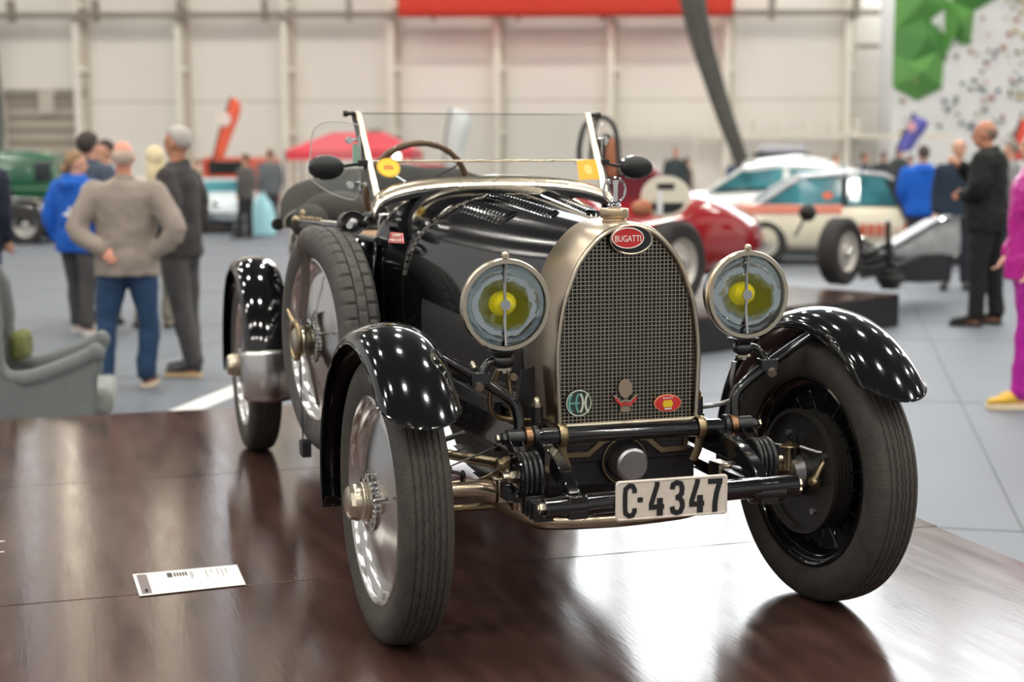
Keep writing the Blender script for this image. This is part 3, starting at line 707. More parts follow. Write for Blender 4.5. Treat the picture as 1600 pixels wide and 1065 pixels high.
# stickers on the glass
def onscreen(px, py, off=0.006):
    y = 1.25
    for _ in range(10): p = at(px, py, y=y); y = wy(p.z)-off
    return at(px, py, y=y)
nrm = Vector((0, -1, wsl)).normalized(); su = Vector((0, wsl, 1)).normalized(); sx_ = Vector((1, 0, 0))
c = onscreen(607, 262); b = MB()
b.loft([[c+sx_*(0.0405*math.cos(i*PI/18))+su*(0.0405*math.sin(i*PI/18))+nrm*d for i in range(36)] for d in (0, 0.0012)]); st1 = b.build('round_sticker', m_yel, ws)
TMs = Matrix(((1, su.x, nrm.x, c.x), (0, su.y, nrm.y, c.y), (0, su.z, nrm.z, c.z), (0, 0, 0, 1)))
b = MB(); b.tube([TMs @ Vector((0.037*math.cos(i*PI/18), 0.037*math.sin(i*PI/18), 0.0015)) for i in range(36)], 0.0008, 4, loop=True)
for k, (w_, y_) in enumerate(((0.010, 0.016), (0.030, 0.005), (0.034, -0.004))): 
    for j in range(5 if k else 1): b.box(((j-(2 if k else 0))*w_/5, y_, 0.0016), (w_/6.5, 0.0065, 0.0006), M=TMs)
b.build('sticker_print', m_red, st1, smooth=False)
q = [onscreen(*p) for p in ((901, 251), (931, 249), (938, 280), (905, 281))]
b = MB(); b.prism([q[0], q[3], q[2], q[1]], nrm*0.0012); st2 = b.build('square_sticker', m_org, ws, smooth=False)
cc = sum(q, Vector())/4; b = MB(); b.loft([[cc+sx_*(0.015*math.cos(i*PI/12))+su*(0.022*math.sin(i*PI/12))+nrm*d for i in range(24)] for d in (0.0012, 0.002)]); b.build('sticker_print', m_orgl, st2)
# mirrors
for sg, x in ((-1, -0.555), (1, 0.555)):
    zc = 1.221 if sg < 0 else 1.217; yc = 1.256
    b = MB(); b.sph((0, 0, 0), (0.062, 0.024, 0.041), 28, 16, M=Tr(x, yc, zc) @ Rz(sg*-0.1)); mi = b.build('side_mirror', m_satin, car)
    b = MB(); b.tube([(x-sg*0.050, yc+0.004, zc+0.004), (x-sg*0.085, yc+0.01, zc+0.008), (sg*0.425, wy(1.235), 1.235)], 0.006, 8); b.box((sg*0.432, wy(1.235)-0.004, 1.235), (0.03, 0.03, 0.022)); b.build('mirror_arm', m_satin, mi, bevel=0.002)
    b = MB(); b.loft([[Tr(x, yc+0.004, zc) @ Rz(sg*-0.1) @ Vector((0.062*k_*math.cos(i*PI/16), y_, 0.041*k_*math.sin(i*PI/16))) for i in range(32)] for y_, k_ in ((-0.006, 1.0), (0.004, 1.03), (0.008, 0.98))]); b.build('mirror_rim', m_chrome, mi)
# glass wind deflectors on the posts
for sg in (-1, 1):
    out = [(0.435, 1.30), (0.437, 1.352), (0.447, 1.366), (0.52, 1.375), (0.56, 1.366), (0.583, 1.34), (0.592, 1.27), (0.60, 1.20), (0.585, 1.175), (0.53, 1.135), (0.47, 1.113), (0.452, 1.118), (0.442, 1.14), (0.437, 1.20)]
    o3 = smoothpath([Vector((sg*x, 1.27+(x-0.43)*0.5, z)) if sg < 0 else Vector((0.432+(x-0.43)*0.36, 1.275+(x-0.43)*0.95, z)) for x, z in out], 4, loop=True)
    b = MB(); b.prism(o3, (0, 0.003, 0)); wdf = b.build('wind_deflector', m_glassh, ws, smooth=False)
    b = MB(); b.tube([p+Vector((0, 0.0015, 0)) for p in o3], 0.0021, 6, loop=True); b.build('deflector_edge', mat('ground_glass_edge', srgb(196, 190, 178), 0.4), wdf)
    b = MB()
    for z in (1.315, 1.165):
        b.tube([(sg*0.432, wy(z)+0.0, z), (sg*0.44, 1.275, z), (sg*(0.478 if sg < 0 else 0.448), 1.29, z-0.004)], 0.006, 8); b.cyl((sg*(0.470 if sg < 0 else 0.446), 1.275, z-0.003), (sg*(0.470 if sg < 0 else 0.446), 1.30, z-0.003), 0.012, n=12); b.cyl((sg*0.44, 1.262, z+0.012), (sg*0.44, 1.262, z-0.02), 0.005, n=8)
    b.build('deflector_clamp', m_chrome, wdf)
b = MB(); b.box((-0.443, 1.30, 1.262), (0.028, 0.012, 0.075)); b.build('tax_disc_holder', mat('pale_mint_card', srgb(176, 218, 196), 0.4), ws, bevel=0.002)

# ---------------------------------------------------------------- lamps of the roadster
def headlamp(x, y, z, lab):
    L = Tr(x, y, z) @ Rz(0.0)
    X2Y = L @ Rz(PI/2)                   # lathe axis x -> +y (backwards)
    b = MB(); b.lathe([(0.106, -0.012), (0.1165, -0.012), (0.1195, -0.006), (0.1195, 0.006), (0.116, 0.012), (0.108, 0.018), (0.106, 0.010)], 72, M=X2Y, closed=True); h = b.build('headlamp', m_nickel, car, M=None); h['label'] = lab
    b = MB(); b.lathe([(0.1135, 0.010), (0.112, 0.022), (0.107, 0.050), (0.092, 0.085), (0.066, 0.115), (0.035, 0.132), (0.0, 0.138)], 56, M=X2Y); b.build('lamp_bowl', m_satin, h)
    b = MB(); b.lathe([(0.1065, 0.008), (0.103, 0.030), (0.088, 0.066), (0.060, 0.096), (0.03, 0.110), (0.0, 0.113)], 56, M=X2Y); b.build('reflector', m_reflect, h)
    b = MB(); b.lathe([(0.0, -0.017), (0.04, -0.016), (0.08, -0.013), (0.1065, -0.008)], 56, M=X2Y); b.build('lens', m_glass, h)
    b = MB(); b.sph((0.004, 0.042, 0), (0.037, 0.036, 0.032), 20, 12, M=L); b.lathe([(0.026, 0.02), (0.030, 0.03), (0.026, 0.062), (0.018, 0.075)], 24, M=X2Y); b.build('yellow_bulb', m_amber, h)
    b = MB(); b.tube([(0, -0.004, 0.105), (0, 0.006, 0.05), (0, 0.004, 0.0), (0, 0.006, -0.05), (0, -0.004, -0.105)], 0.0045, 8, M=L); b.cyl((0, -0.004, 0), (0, 0.006, 0), 0.0135, n=20, M=L); b.build('bulb_strut', m_alu, h)
    b = MB(); b.sph((0, 0.0, 0.126), (0.010, 0.010, 0.010), 14, 8, M=L); b.cyl((0, 0, 0.116), (0, 0, 0.124), 0.006, n=10, M=L); b.cyl((0, -0.008, 0.126), (0, -0.014, 0.126), 0.005, n=8, M=L); b.build('rim_catch', m_nickel, h)
    b = MB(); b.box((0, 0.02, -0.121), (0.075, 0.05, 0.006), M=L); b.cyl((0, 0.02, -0.118), (0, 0.02, -0.132), 0.032, 0.024, n=20, M=L); b.sph((0, 0.02, -0.147), (0.030, 0.026, 0.020), 16, 10, M=L); b.build('lamp_mount', m_satin, h, bevel=0.0015)
    b = MB(); b.box((0, 0.02, -0.168), (0.036, 0.018, 0.006), M=L); b.cyl((0, 0.02, -0.162), (0, 0.02, -0.178), 0.010, n=6, M=L); b.cyl((-0.02, 0.006, -0.128), (0.02, 0.006, -0.128), 0.004, n=8, M=L); b.build('mount_nut', m_nickel, h)
    return h
YS = -0.085
headlamp(-0.339, YS-0.005, 0.877, 'left headlamp in the photo, nickel rim and yellow bulb')
headlamp(0.339, YS-0.005, 0.883, 'right headlamp in the photo, nickel rim and yellow bulb')
# ---------------------------------------------------------------- chassis and front end
def part(name, mb, m, parent=None, **k): return mb.build(name, m, parent or car, **k)
for sg in (-1, 1):
    b = MB(); P = [(0.252, -0.385, 0.418, .020), (0.254, -0.352, 0.450, .022), (0.254, -0.30, 0.474, .026), (0.254, -0.24, 0.490, .031), (0.252, -0.15, 0.498, .037), (0.256, 0.0, 0.502, .043), (0.275, 0.35, 0.505, .050), (0.32, 0.9, 0.505, .055), (0.36, 1.4, 0.50, .055), (0.38, 2.2, 0.50, .055), (0.38, 2.9, 0.56, .03)]
    b.loft([[(sg*(x-0.016), y, z-h), (sg*(x+0.016), y, z-h), (sg*(x+0.016), y, z+h*0.8), (sg*(x-0.016), y, z+h*0.8)] for x, y, z, h in P]); part('chassis_rail', b, m_black, bevel=0.004)
    b = MB(); b.box((sg*0.254, -0.385, 0.414), (0.05, 0.056, 0.058)); b.cyl((sg*0.21, -0.388, 0.414), (sg*0.30, -0.388, 0.414), 0.027, n=24); part('dumb_iron_end', b, m_black, bevel=0.004)
    # half-elliptic spring in a strapped pack
    b = MB()
    for k in range(5):
        L = 1-k*0.17; yc = 0.035
        pts = [(sg*0.318, yc+(-0.415+0.83*i/16)*L, 0.398-k*0.0085+0.012*((2*(i/16)-1)*L)**2*1.3) for i in range(17)]
        b.tube(pts, 0.021, 4, flat=(1.0, 0.17), upv=(0, 0, 1))
    sp = part('leaf_spring', b, m_castal, smooth=False)
    b = MB()
    for y in (-0.335, -0.30, -0.265, -0.235): b.box((sg*0.318, y, 0.392), (0.050, 0.012, 0.050))
    b.cyl((sg*0.29, -0.385, 0.412), (sg*0.346, -0.385, 0.412), 0.016, n=16); part('spring_clip', b, m_satin, sp, bevel=0.002)
    b = MB(); b.cyl((sg*0.33, -0.388, 0.414), (sg*0.345, -0.388, 0.414), 0.014, n=6); b.cyl((sg*0.345, -0.388, 0.414), (sg*0.352, -0.388, 0.414), 0.008, n=8); part('spring_bolt', b, m_nickel, sp)
    # friction shock absorber
    b = MB(); c0 = Vector((sg*0.32, -0.215, 0.457))
    for k, (xo, r) in enumerate(((-0.026, .062), (-0.013, .060), (0.001, .060), (0.014, .062))):
        b.lathe([(0.0, xo), (r-0.004, xo), (r, xo+0.003), (r, xo+0.009), (r-0.004, xo+0.0115), (0, xo+0.0115)], 44, M=Tr(*c0))
    sh = part('shock_absorber', b, m_satin)
    b = MB()
    for k in range(6):
        a = k*PI/3; b.box((c0.x+sg*0.028, c0.y+0.028*math.cos(a), c0.z+0.028*math.sin(a)), (0.004, 0.046 if k in (0, 3) else 0.030, 0.008), rot=None)
    b.tube([(c0.x+sg*0.029, c0.y+0.050*math.cos(i*PI/14), c0.z+0.050*math.sin(i*PI/14)) for i in range(28)], 0.005, 6, loop=True)
    b.build('star_plate', m_black, sh)
    b = MB(); b.cyl((c0.x+sg*0.025, c0.y, c0.z), (c0.x+sg*0.048, c0.y, c0.z), 0.017, n=6); b.cyl((c0.x+sg*0.048, c0.y, c0.z), (c0.x+sg*0.066, c0.y, c0.z), 0.010, n=12); b.build('shock_nut', m_nickel, sh)
    top = Vector((sg*0.325, -0.115, 0.530))
    for xo in (-0.020, 0.012):
        b = MB(); d = (top-c0); side = Vector((0, d.z, -d.y)).normalized()
        q = [c0+side*0.028, top+side*0.014, top-side*0.014, c0-side*0.028]
        b.prism([p+Vector((xo, 0, 0)) for p in q], (0.006, 0, 0)); b.build('shock_arm', m_black, sh, bevel=0.002)
    b = MB(); low = Vector((sg*0.33, -0.02, 0.40)); b.tube([c0+Vector((sg*0.0, 0.03, -0.03)), low], 0.012, 8, flat=(1, .6)); b.build('lower_arm', m_black, sh)
# front cross tube, upper cross tube, clamps
b = MB(); b.cyl((-0.336, -0.390, 0.414), (0.336, -0.390, 0.430), 0.0245, n=28); lt = part('lower_cross_tube', b, m_black)
b = MB(); b.cyl((-0.23, -0.390, 0.4165), (0.23, -0.390, 0.4275), 0.0265, n=28); b.build('tube_sleeve', m_black, lt)
b = MB()
for sg in (-1, 1): b.cyl((sg*0.336, -0.390, 0.414 if sg < 0 else 0.430), (sg*0.348, -0.390, 0.414 if sg < 0 else 0.430), 0.013, n=6)
b.build('tube_end_nut', m_nickel, lt)
b = MB(); b.cyl((-0.325, -0.112, 0.535), (0.325, -0.112, 0.533), 0.0195, n=28); ut = part('upper_cross_tube', b, m_black)
b = MB(); b.cyl((-0.250, -0.112, 0.535), (0.250, -0.112, 0.533), 0.0225, n=28); b.build('tube_sleeve', m_black, ut)
for sg in (-1, 1):
    b = MB(); b.tube([(sg*0.195, -0.112+0.028*math.cos(i*PI/10), 0.535+0.028*math.sin(i*PI/10)) for i in range(20)], 0.008, 8, loop=True, flat=(1.4, 0.45)); b.tube([(sg*0.195, -0.115, 0.510), (sg*0.190, -0.113, 0.475), (sg*0.178, -0.11, 0.445)], 0.010, 6, flat=(1.2, .4)); b.build('brass_clamp', m_brass, ut)
    b = MB(); b.cyl((sg*0.262, -0.112, 0.535), (sg*0.275, -0.112, 0.535), 0.030, n=24); b.cyl((sg*0.300, -0.112, 0.535), (sg*0.345, -0.112, 0.535), 0.023, n=24); b.cyl((sg*0.345, -0.112, 0.535), (sg*0.358, -0.112, 0.535), 0.017, n=6); b.cyl((sg*0.358, -0.112, 0.535), (sg*0.366, -0.112, 0.535), 0.009, n=10); b.build('tube_end_fitting', m_satin, ut, bevel=0.0015)
    b = MB(); b.cyl((sg*0.280, -0.112, 0.535), (sg*0.297, -0.112, 0.535), 0.0285, n=28); b.build('copper_ring', m_copper, ut)
    b = MB(); b.cyl((sg*0.366, -0.112, 0.535), (sg*0.372, -0.112, 0.535), 0.012, n=6); b.build('end_nut', m_nickel, ut)
    b = MB(); b.loft([[(sg*x, y, z) for x, y in ((0.262, -0.13), (0.292, -0.13), (0.292, -0.095), (0.262, -0.095))] for z in (0.44, 0.53)]); b.build('tube_bracket', m_satin, ut, bevel=0.003)
    # upright bumper-like grease cap beside the radiator
    b = MB(); c = at(839, 660, y=-0.05) if sg < 0 else at(1089, 640, y=-0.05); b.cyl((c.x, c.y, 0.555), (c.x, c.y, 0.603), 0.0165, 0.0155, n=20); b.cyl((c.x, c.y, 0.552), (c.x, c.y, 0.562), 0.020, n=20); gc = b.build('buffer_post', m_satin, car)
    b = MB(); b.cyl((c.x, c.y, 0.602), (c.x, c.y, 0.609), 0.0155, n=20); b.sph((c.x, c.y, 0.609), (0.0115, 0.0115, 0.020), 16, 10); b.build('buffer_cap', m_nickel if sg < 0 else m_copper, gc)
    # mudguard and lamp stay
    P = [(sg*0.306, -0.098, 0.548), (sg*0.305, -0.094, 0.572), (sg*0.308, -0.088, 0.600), (sg*0.318, -0.084, 0.622), (sg*0.340, -0.082, 0.642), (sg*0.378, -0.081, 0.669), (sg*0.414, -0.08, 0.692), (sg*0.48, -0.078, 0.732), (sg*0.545, -0.075, 0.768), (sg*0.575, -0.073, 0.785)]
    b = MB(); b.tube(smoothpath(P, 5), [0.0155]*20+[0.0145]*10+[0.013]*10+[0.0105]*6 if False else 0.0145, 16); sty = part('mudguard_stay', b, m_black)
    lx = sg*0.339; lz = 0.877 if sg < 0 else 0.883
    b = MB(); b.tube(smoothpath([(lx, -0.068, lz-0.147), (lx+sg*0.030, -0.068, lz-0.146), (lx+sg*0.048, -0.072, lz-0.156), (lx+sg*0.062, -0.078, lz-0.180), (lx+sg*0.068, -0.08, lz-0.195)], 5), 0.0105, 12)
    b.box((sg*0.408, -0.08, 0.690), (0.05, 0.036, 0.034)); b.build('lamp_bracket', m_black, sty, bevel=0.004)
    b = MB(); b.cyl((sg*0.412, -0.105, 0.668), (sg*0.412, -0.085, 0.676), 0.012, n=12); b.build('bracket_bolt', m_nickel, sty); b = MB(); b.cyl((sg*0.412, -0.06, 0.71), (sg*0.412, -0.03, 0.722), 0.007, n=8); b.build('bracket_bolt', m_nickel, sty)
    # grey cable conduit looping from lamp to chassis
    P = [(lx-sg*0.016, -0.05, lz-0.185), (lx-sg*0.020, -0.045, lz-0.25), (lx+sg*0.012, -0.04, lz-0.285), (lx+sg*0.03, 0.02, 0.585), (sg*0.33, 0.05, 0.565), (sg*0.27, 0.05, 0.560), (sg*0.22, 0.06, 0.56)] if sg > 0 else [(lx+0.0, -0.045, lz-0.16), (lx-0.022, -0.03, lz-0.225), (lx-0.022, -0.02, lz-0.27), (lx+0.0, -0.01, 0.575), (lx+0.05, 0.0, 0.562), (lx+0.12, 0.0, 0.558)]
    b = MB(); b.tube(smoothpath(P, 6), 0.007, 10); part('cable_conduit', b, m_brass if sg < 0 else m_castal)
# brake rod post and small bracket left of the radiator
b = MB(); b.tube([(-0.300, 0.02, 0.69), (-0.288, 0.02, 0.565)], 0.0085, 10); b.cyl((-0.289, 0.01, 0.676), (-0.289, -0.0, 0.676), 0.010, n=14); part('brake_rod', b, m_brass)
b = MB(); b.prism([(-0.262, 0.02, 0.69), (-0.225, 0.02, 0.70), (-0.225, 0.02, 0.56), (-0.280, 0.02, 0.56)], (0, 0.006, 0)); part('radiator_side_plate', b, m_satin)
# apron under the radiator with brass edging
b = MB(); b.box((0, -0.05, 0.50), (0.37, 0.012, 0.10)); ap_ = part('front_apron', b, m_under)
b = MB()
for k in range(34):
    for j in range(7): 
        x = -0.178+k*0.0108+(0.0054 if j % 2 else 0); z = 0.472+j*0.0095
        b.tube([(x+0.0045*math.cos(i*PI/3), -0.058, z+0.0045*math.sin(i*PI/3)) for i in range(6)], 0.0009, 4, loop=True)
b.build('apron_mesh', m_castal, ap_)
def py_(px, py, y=-0.066): return at(px, py, y=y)
b = MB()
for sgn in (-1, 1):
    b = MB(); P = [(sgn*0.184, 0.545), (sgn*0.172, 0.472), (sgn*0.105, 0.470), (sgn*0.062, 0.505), (sgn*0.02, 0.511)]
    b.stroke(P, 0.013, EX, EZ, Vector((0, -0.062, 0)), 0.006, NN); b.build('brass_edging', m_brass, ap_, smooth=False)
b = MB(); b.box((0, 0.005, 0.425), (0.42, 0.10, 0.085)); b.cyl((0.11, -0.045, 0.455), (0.11, -0.05, 0.455), 0.008, n=12); part('front_cross_member', b, m_under, bevel=0.01)
# starting handle boss
b = MB(); XY = Rz(PI/2)
b.lathe([(0.0, -0.128), (0.038, -0.128), (0.0445, -0.123), (0.0465, -0.112), (0.0475, -0.04), (0.0475, 0.0)], 44, M=Tr(0, 0, 0.446) @ XY); cb_ = part('crank_boss', b, m_castal)
b = MB(); b.lathe([(0.050, -0.055), (0.064, -0.055), (0.068, -0.045), (0.068, -0.02), (0.078, -0.018), (0.078, 0.0)], 44, M=Tr(-0.0, 0, 0.446) @ XY); b.build('boss_collar', m_satin, cb_)
b = MB(); b.tube([(0.062*math.cos(i*PI/16), -0.062, 0.446+0.062*math.sin(i*PI/16)) for i in range(32)], 0.003, 6, loop=True); b.build('collar_ring', m_brass, cb_)
# front axle: hollow polished beam dropped in the middle
P = [(-0.545, 0, .372), (-0.47, 0, .384), (-0.40, -0.0, .383), (-0.352, 0, .372), (-0.315, 0, .348), (-0.275, 0, .315), (-0.23, 0, .290), (-0.16, 0, .277), (0, 0, .272), (0.16, 0, .277), (0.23, 0, .290), (0.275, 0, .315), (0.315, 0, .348), (0.352, 0, .372), (0.40, 0, .383), (0.47, 0, .384), (0.545, 0, .372)]
sp_ = smoothpath(P, 4); b = MB(); b.tube(sp_, [0.021+0.009*max(0, 1-abs(abs(p.x)-0.33)/0.16)+0.001 for p in sp_], 20); ax_ = part('front_axle', b, m_bronze)
for sg in (-1, 1):
    b = MB(); b.box((sg*0.318, 0.0, 0.378), (0.062, 0.075, 0.070)); b.build('spring_seat', m_bronze, ax_, bevel=0.008)
    b = MB(); b.cyl((sg*0.535, 0.0, 0.30), (sg*0.535, 0.0, 0.455), 0.019, n=18); b.cyl((sg*0.535, 0, 0.455), (sg*0.535, 0, 0.468), 0.012, n=12); b.cyl((sg*0.53, 0, 0.372), (sg*0.60, 0, 0.372), 0.024, n=18); kp = b.build('kingpin', m_satin, ax_)
    b = MB(); b.tube(smoothpath([(sg*0.53, 0.0, 0.332), (sg*0.50, 0.08, 0.318), (sg*0.47, 0.16, 0.30)], 5), 0.012, 10); b.build('steering_arm', m_bronze, ax_)
    b = MB(); b.lathe([(0.0, -0.003), (0.028, -0.003), (0.030, 0.0), (0.028, 0.003), (0.0, 0.003)], 24, M=Tr(sg*0.50, -0.04, 0.452) @ Ry(PI/2)); b.cyl((sg*0.50, -0.04, 0.455), (sg*0.50, -0.04, 0.463), 0.009, n=6); b.cyl((sg*0.50, -0.035, 0.385), (sg*0.50, -0.035, 0.45), 0.010, n=12); b.build('brake_pulley', m_brass, ax_)
    b = MB(); b.tube([(sg*0.30, 0.10, 0.475), (sg*0.475, -0.04, 0.457)], 0.0022, 6); b.tube([(sg*0.525, -0.055, 0.452), (sg*0.56, -0.085, 0.440), (sg*0.59, -0.10, 0.437)], 0.005, 8); b.build('brake_cable', m_castal, ax_)
    b = MB(); b.tube([(sg*0.592, -0.100, 0.437), (sg*0.565, -0.100, 0.395), (sg*0.548, -0.098, 0.362)], [0.007, 0.009, 0.012], 12); b.sph((sg*0.593, -0.100, 0.440), (0.011,)*3, 12, 8); b.sph((sg*0.548, -0.098, 0.358), (0.018,)*3, 14, 9); b.cyl((sg*0.548, -0.115, 0.350), (sg*0.548, -0.09, 0.356), 0.010, n=6); b.build('brake_lever', m_brass, ax_)
    b = MB(); b.cyl((sg*0.548, -0.095, 0.358), (sg*0.60, -0.07, 0.355), 0.014, n=12)
    for k in range(4): b.cyl((sg*(0.562+k*0.010), -0.088+k*0.005, 0.357), (sg*(0.567+k*0.010), -0.085+k*0.005, 0.357), 0.020, n=16)
    b.build('brake_cam_shaft', m_under, ax_)
b = MB(); b.tube([(-0.50, 0.15, 0.298), (0.50, 0.15, 0.298)], 0.011, 12); 
for sg in (-1, 1): b.sph((sg*0.48, 0.155, 0.300), (0.018,)*3, 12, 8)
part('track_rod', b, m_brass)
# steering drop arm linkage and radius rods at the left
a0 = at(795, 728, y=0.02); b = MB(); b.tube(smoothpath([at(680, 705, y=0.35), at(735, 716, y=0.18), at(780, 724, y=0.04)], 5), [0.014]*5+[0.015]*6, 14); b.cyl((a0.x-0.03, a0.y, a0.z), (a0.x+0.012, a0.y, a0.z), 0.019, n=20); b.cyl((a0.x, a0.y-0.02, a0.z), (a0.x, a0.y+0.02, a0.z), 0.023, n=20); part('drag_link', b, m_brass)
b = MB(); b.tube(smoothpath([at(690, 757, y=0.10), at(730, 757, y=0.07), at(765, 745, y=0.04), at(785, 732, y=0.02)], 5), 0.0085, 12); part('radius_rod', b, m_brass)
b = MB(); b.tube([at(721, 742, y=0.0), at(722, 775, y=0.0)], 0.004, 8); b.tube([at(692, 733, y=0.0), at(720, 740, y=0.0)], 0.005, 8); b.sph(tuple(at(723, 742, y=0.0)), (0.008, 0.008, 0.014), 10, 8); part('brake_linkage', b, m_satin)
b = MB(); b.tube([at(690, 712, y=0.2), at(752, 692, y=0.2)], 0.002, 6); b.tube([at(690, 688, y=0.25), at(726, 676, y=0.25)], 0.008, 8); part('brake_wire', b, m_satin)
b = MB(); b.tube([(-0.30, -0.04, 0.33), (-0.302, -0.05, 0.40)], 0.010, 8); b.cyl((-0.325, -0.045, 0.425), (-0.275, -0.045, 0.425), 0.016, n=16); b.cyl((-0.335, -0.045, 0.425), (-0.325, -0.045, 0.425), 0.010, n=6); part('shackle', b, m_bronze)
# engine sump, gearbox and dark inner panels under the bonnet
b = MB(); b.loft([[(x, y, z) for x, z in ((-w, 0.30), (w, 0.30), (w*1.25, 0.44), (w*1.25, 0.56), (-w*1.25, 0.56), (-w*1.25, 0.44))] for y, w in ((0.14, 0.16), (0.2, 0.19), (0.9, 0.20), (1.0, 0.14))]); part('engine_sump', b, m_under, bevel=0.02)
b = MB(); b.box((0, 0.55, 0.575), (0.50, 0.80, 0.03)); b.box((-0.262, 0.62, 0.50), (0.02, 0.75, 0.14)); b.box((-0.215, 0.16, 0.60), (0.03, 0.03, 0.10)); part('inner_valance', b, m_under)
# rear axle
b = MB(); b.tube([(-0.56, WB, .372), (0.56, WB, .372)], 0.035, 16); b.sph((0, WB, .372), (0.13, 0.14, 0.14), 20, 12); part('rear_axle', b, m_under)
b = MB(); b.cyl((0, 1.0, 0.42), (0, 2.6, 0.38), 0.05, n=16); part('torque_tube', b, m_under)
b = MB(); b.tube(smoothpath([(0.2, 0.3, 0.36), (0.24, 0.8, 0.27), (0.24, 1.8, 0.25), (0.26, 2.6, 0.27), (0.26, 3.2, 0.25)], 5), 0.028, 14); part('exhaust_pipe', b, m_castal)
b = MB(); b.box((0.03, 3.0, 0.40), (0.86, 0.30, 0.36)); part('rear_light_block', b, m_satin, bevel=0.05)  # unseen box added to block the windows' reflection in the platform beneath
b = MB(); b.box((0, 2.0, 0.47), (0.80, 1.9, 0.02)); part('underbody_light_block', b, m_under)  # unseen sheet added to keep the platform's reflection dark below the body
# ---------------------------------------------------------------- number plate
PLY = -0.424
pl0 = [at(*q, y=PLY) for q in ((962, 752), (1136, 740), (1137, 802), (962, 815))]
cxp = sum((p.x for p in pl0))/4; czp = sum(p.z for p in pl0)/4
pw = (pl0[1].x-pl0[0].x+pl0[2].x-pl0[3].x)/2; ph = (pl0[0].z-pl0[3].z+pl0[1].z-pl0[2].z)/2; tilt = math.atan2(pl0[1].z-pl0[0].z, pl0[1].x-pl0[0].x)
PM = Tr(cxp, PLY, czp) @ Ry(-tilt)
def rrect(w, h, r, y, n=5):
    o = []
    for cx_, cz_, a0_ in ((w/2-r, h/2-r, 0), (-w/2+r, h/2-r, PI/2), (-w/2+r, -h/2+r, PI), (w/2-r, -h/2+r, 1.5*PI)):
        for i in range(n+1): a = a0_+PI/2*i/n; o.append((cx_+r*math.cos(a), y, cz_+r*math.sin(a)))
    return o
b = MB(); b.loft([rrect(pw, ph, 0.010, 0.002), rrect(pw, ph, 0.010, 0.0), rrect(pw-0.006, ph-0.006, 0.008, -0.0028), rrect(pw-0.009, ph-0.009, 0.008, -0.0028), rrect(pw-0.012, ph-0.012, 0.007, -0.001)]); plate = b.build('number_plate', m_cream, car, M=PM, smooth=False)
b = MB(); O = Vector((0, -0.001, 0)); u = pw/0.312
gk = [0]
def G(x0, pts, w=0.0155, hh=1.2): gk[0] += 1; b.stroke([((x0+x)*u, z*hh*u) for x, z in pts], w*u, EX, EZ, O, 0.0014+0.00015*gk[0], NN)
def done(): b.build('plate_character', m_ink, plate, smooth=False); gk[0] = 0
G(-0.1215, [(0.0165, 0.0165), (0.0165, 0.024), (0.011, 0.0315), (0.002, 0.0330), (-0.008, 0.0265), (-0.0095, 0.015), (-0.0095, -0.015), (-0.008, -0.0265), (0.002, -0.0330), (0.011, -0.0315), (0.0165, -0.024), (0.0165, -0.0165)], 0.0125); done()
b = MB(); G(-0.0895, [(-0.0075, 0.001), (0.0075, 0.001)], 0.0125); done()
for x0 in (-0.0465, 0.066):
    b = MB(); G(x0, [(0.004, 0.0375), (0.0035, 0.030), (-0.012, -0.010), (-0.0125, -0.0165)], 0.0135); G(x0, [(-0.0185, -0.017), (0.0235, -0.017)], 0.0135); G(x0, [(0.0115, 0.002), (0.0115, -0.0365)], 0.0165); done()
b = MB(); G(0.0145, [(-0.0155, 0.019), (-0.013, 0.029), (-0.003, 0.0330), (0.008, 0.030), (0.0125, 0.021), (0.011, 0.008), (0.002, 0.0005), (-0.006, 0.0005)], 0.0135); G(0.0145, [(-0.004, 0.0005), (0.004, 0.0), (0.0125, -0.009), (0.0135, -0.021), (0.008, -0.031), (-0.003, -0.0335), (-0.013, -0.029), (-0.0155, -0.019)], 0.0135); done()
b = MB(); G(0.120, [(-0.0205, 0.0305), (0.0205, 0.0305)], 0.0135); G(0.120, [(0.0135, 0.030), (0.004, 0.004), (0.0, -0.018), (-0.0005, -0.0375)], 0.0145); done()
b = MB()
for x, z in ((-0.083, -0.038), (-0.083, 0.016), (0.083, -0.036), (0.083, 0.026)): b.sph((x*u, -0.001, z*u), (0.0025, 0.002, 0.0025), 8, 5)
b.build('plate_rivet', m_cream, plate)
# ---------------------------------------------------------------- body tub, cockpit and folded hood
BT = [(1.12, .425, .60, .98), (1.4, .455, .55, .985), (1.8, .485, .52, .985), (2.2, .495, .52, .985), (2.6, .475, .55, .99), (2.9, .42, .60, .985), (3.12, .30, .66, .96), (3.22, .16, .72, .92)]
b = MB(); rings = []
for y, w, zb, zt in BT: rings.append([(-w*0.97, y, zt), (-w, y, zt-0.12), (-w*0.98, y, zt-0.3), (-w*0.86, y, zb), (0, y, zb-0.04), (w*0.86, y, zb), (w*0.98, y, zt-0.3), (w, y, zt-0.12), (w*0.97, y, zt)])
b.loft(rings, close=False, cap=False); tub = part('body_tub', b, m_black, solid=0.012, soff=-1, angle=50)
b = MB(); b.tube([(-w*0.97, y, zt) for y, w, zb, zt in BT]+[(w*0.97, y, zt) for y, w, zb, zt in reversed(BT)], 0.014, 10); b.build('cockpit_edge_roll', m_satin, tub)
b = MB(); b.box((0, 1.95, 0.62), (0.80, 0.55, 0.14)); b.box((0, 2.28, 0.78), (0.80, 0.14, 0.36)); b.build('bench_seat', m_tan, tub, bevel=0.04)
b = MB(); b.box((0, 1.22, 0.96), (0.78, 0.03, 0.22)); b.build('dashboard', m_alu, tub, bevel=0.01)
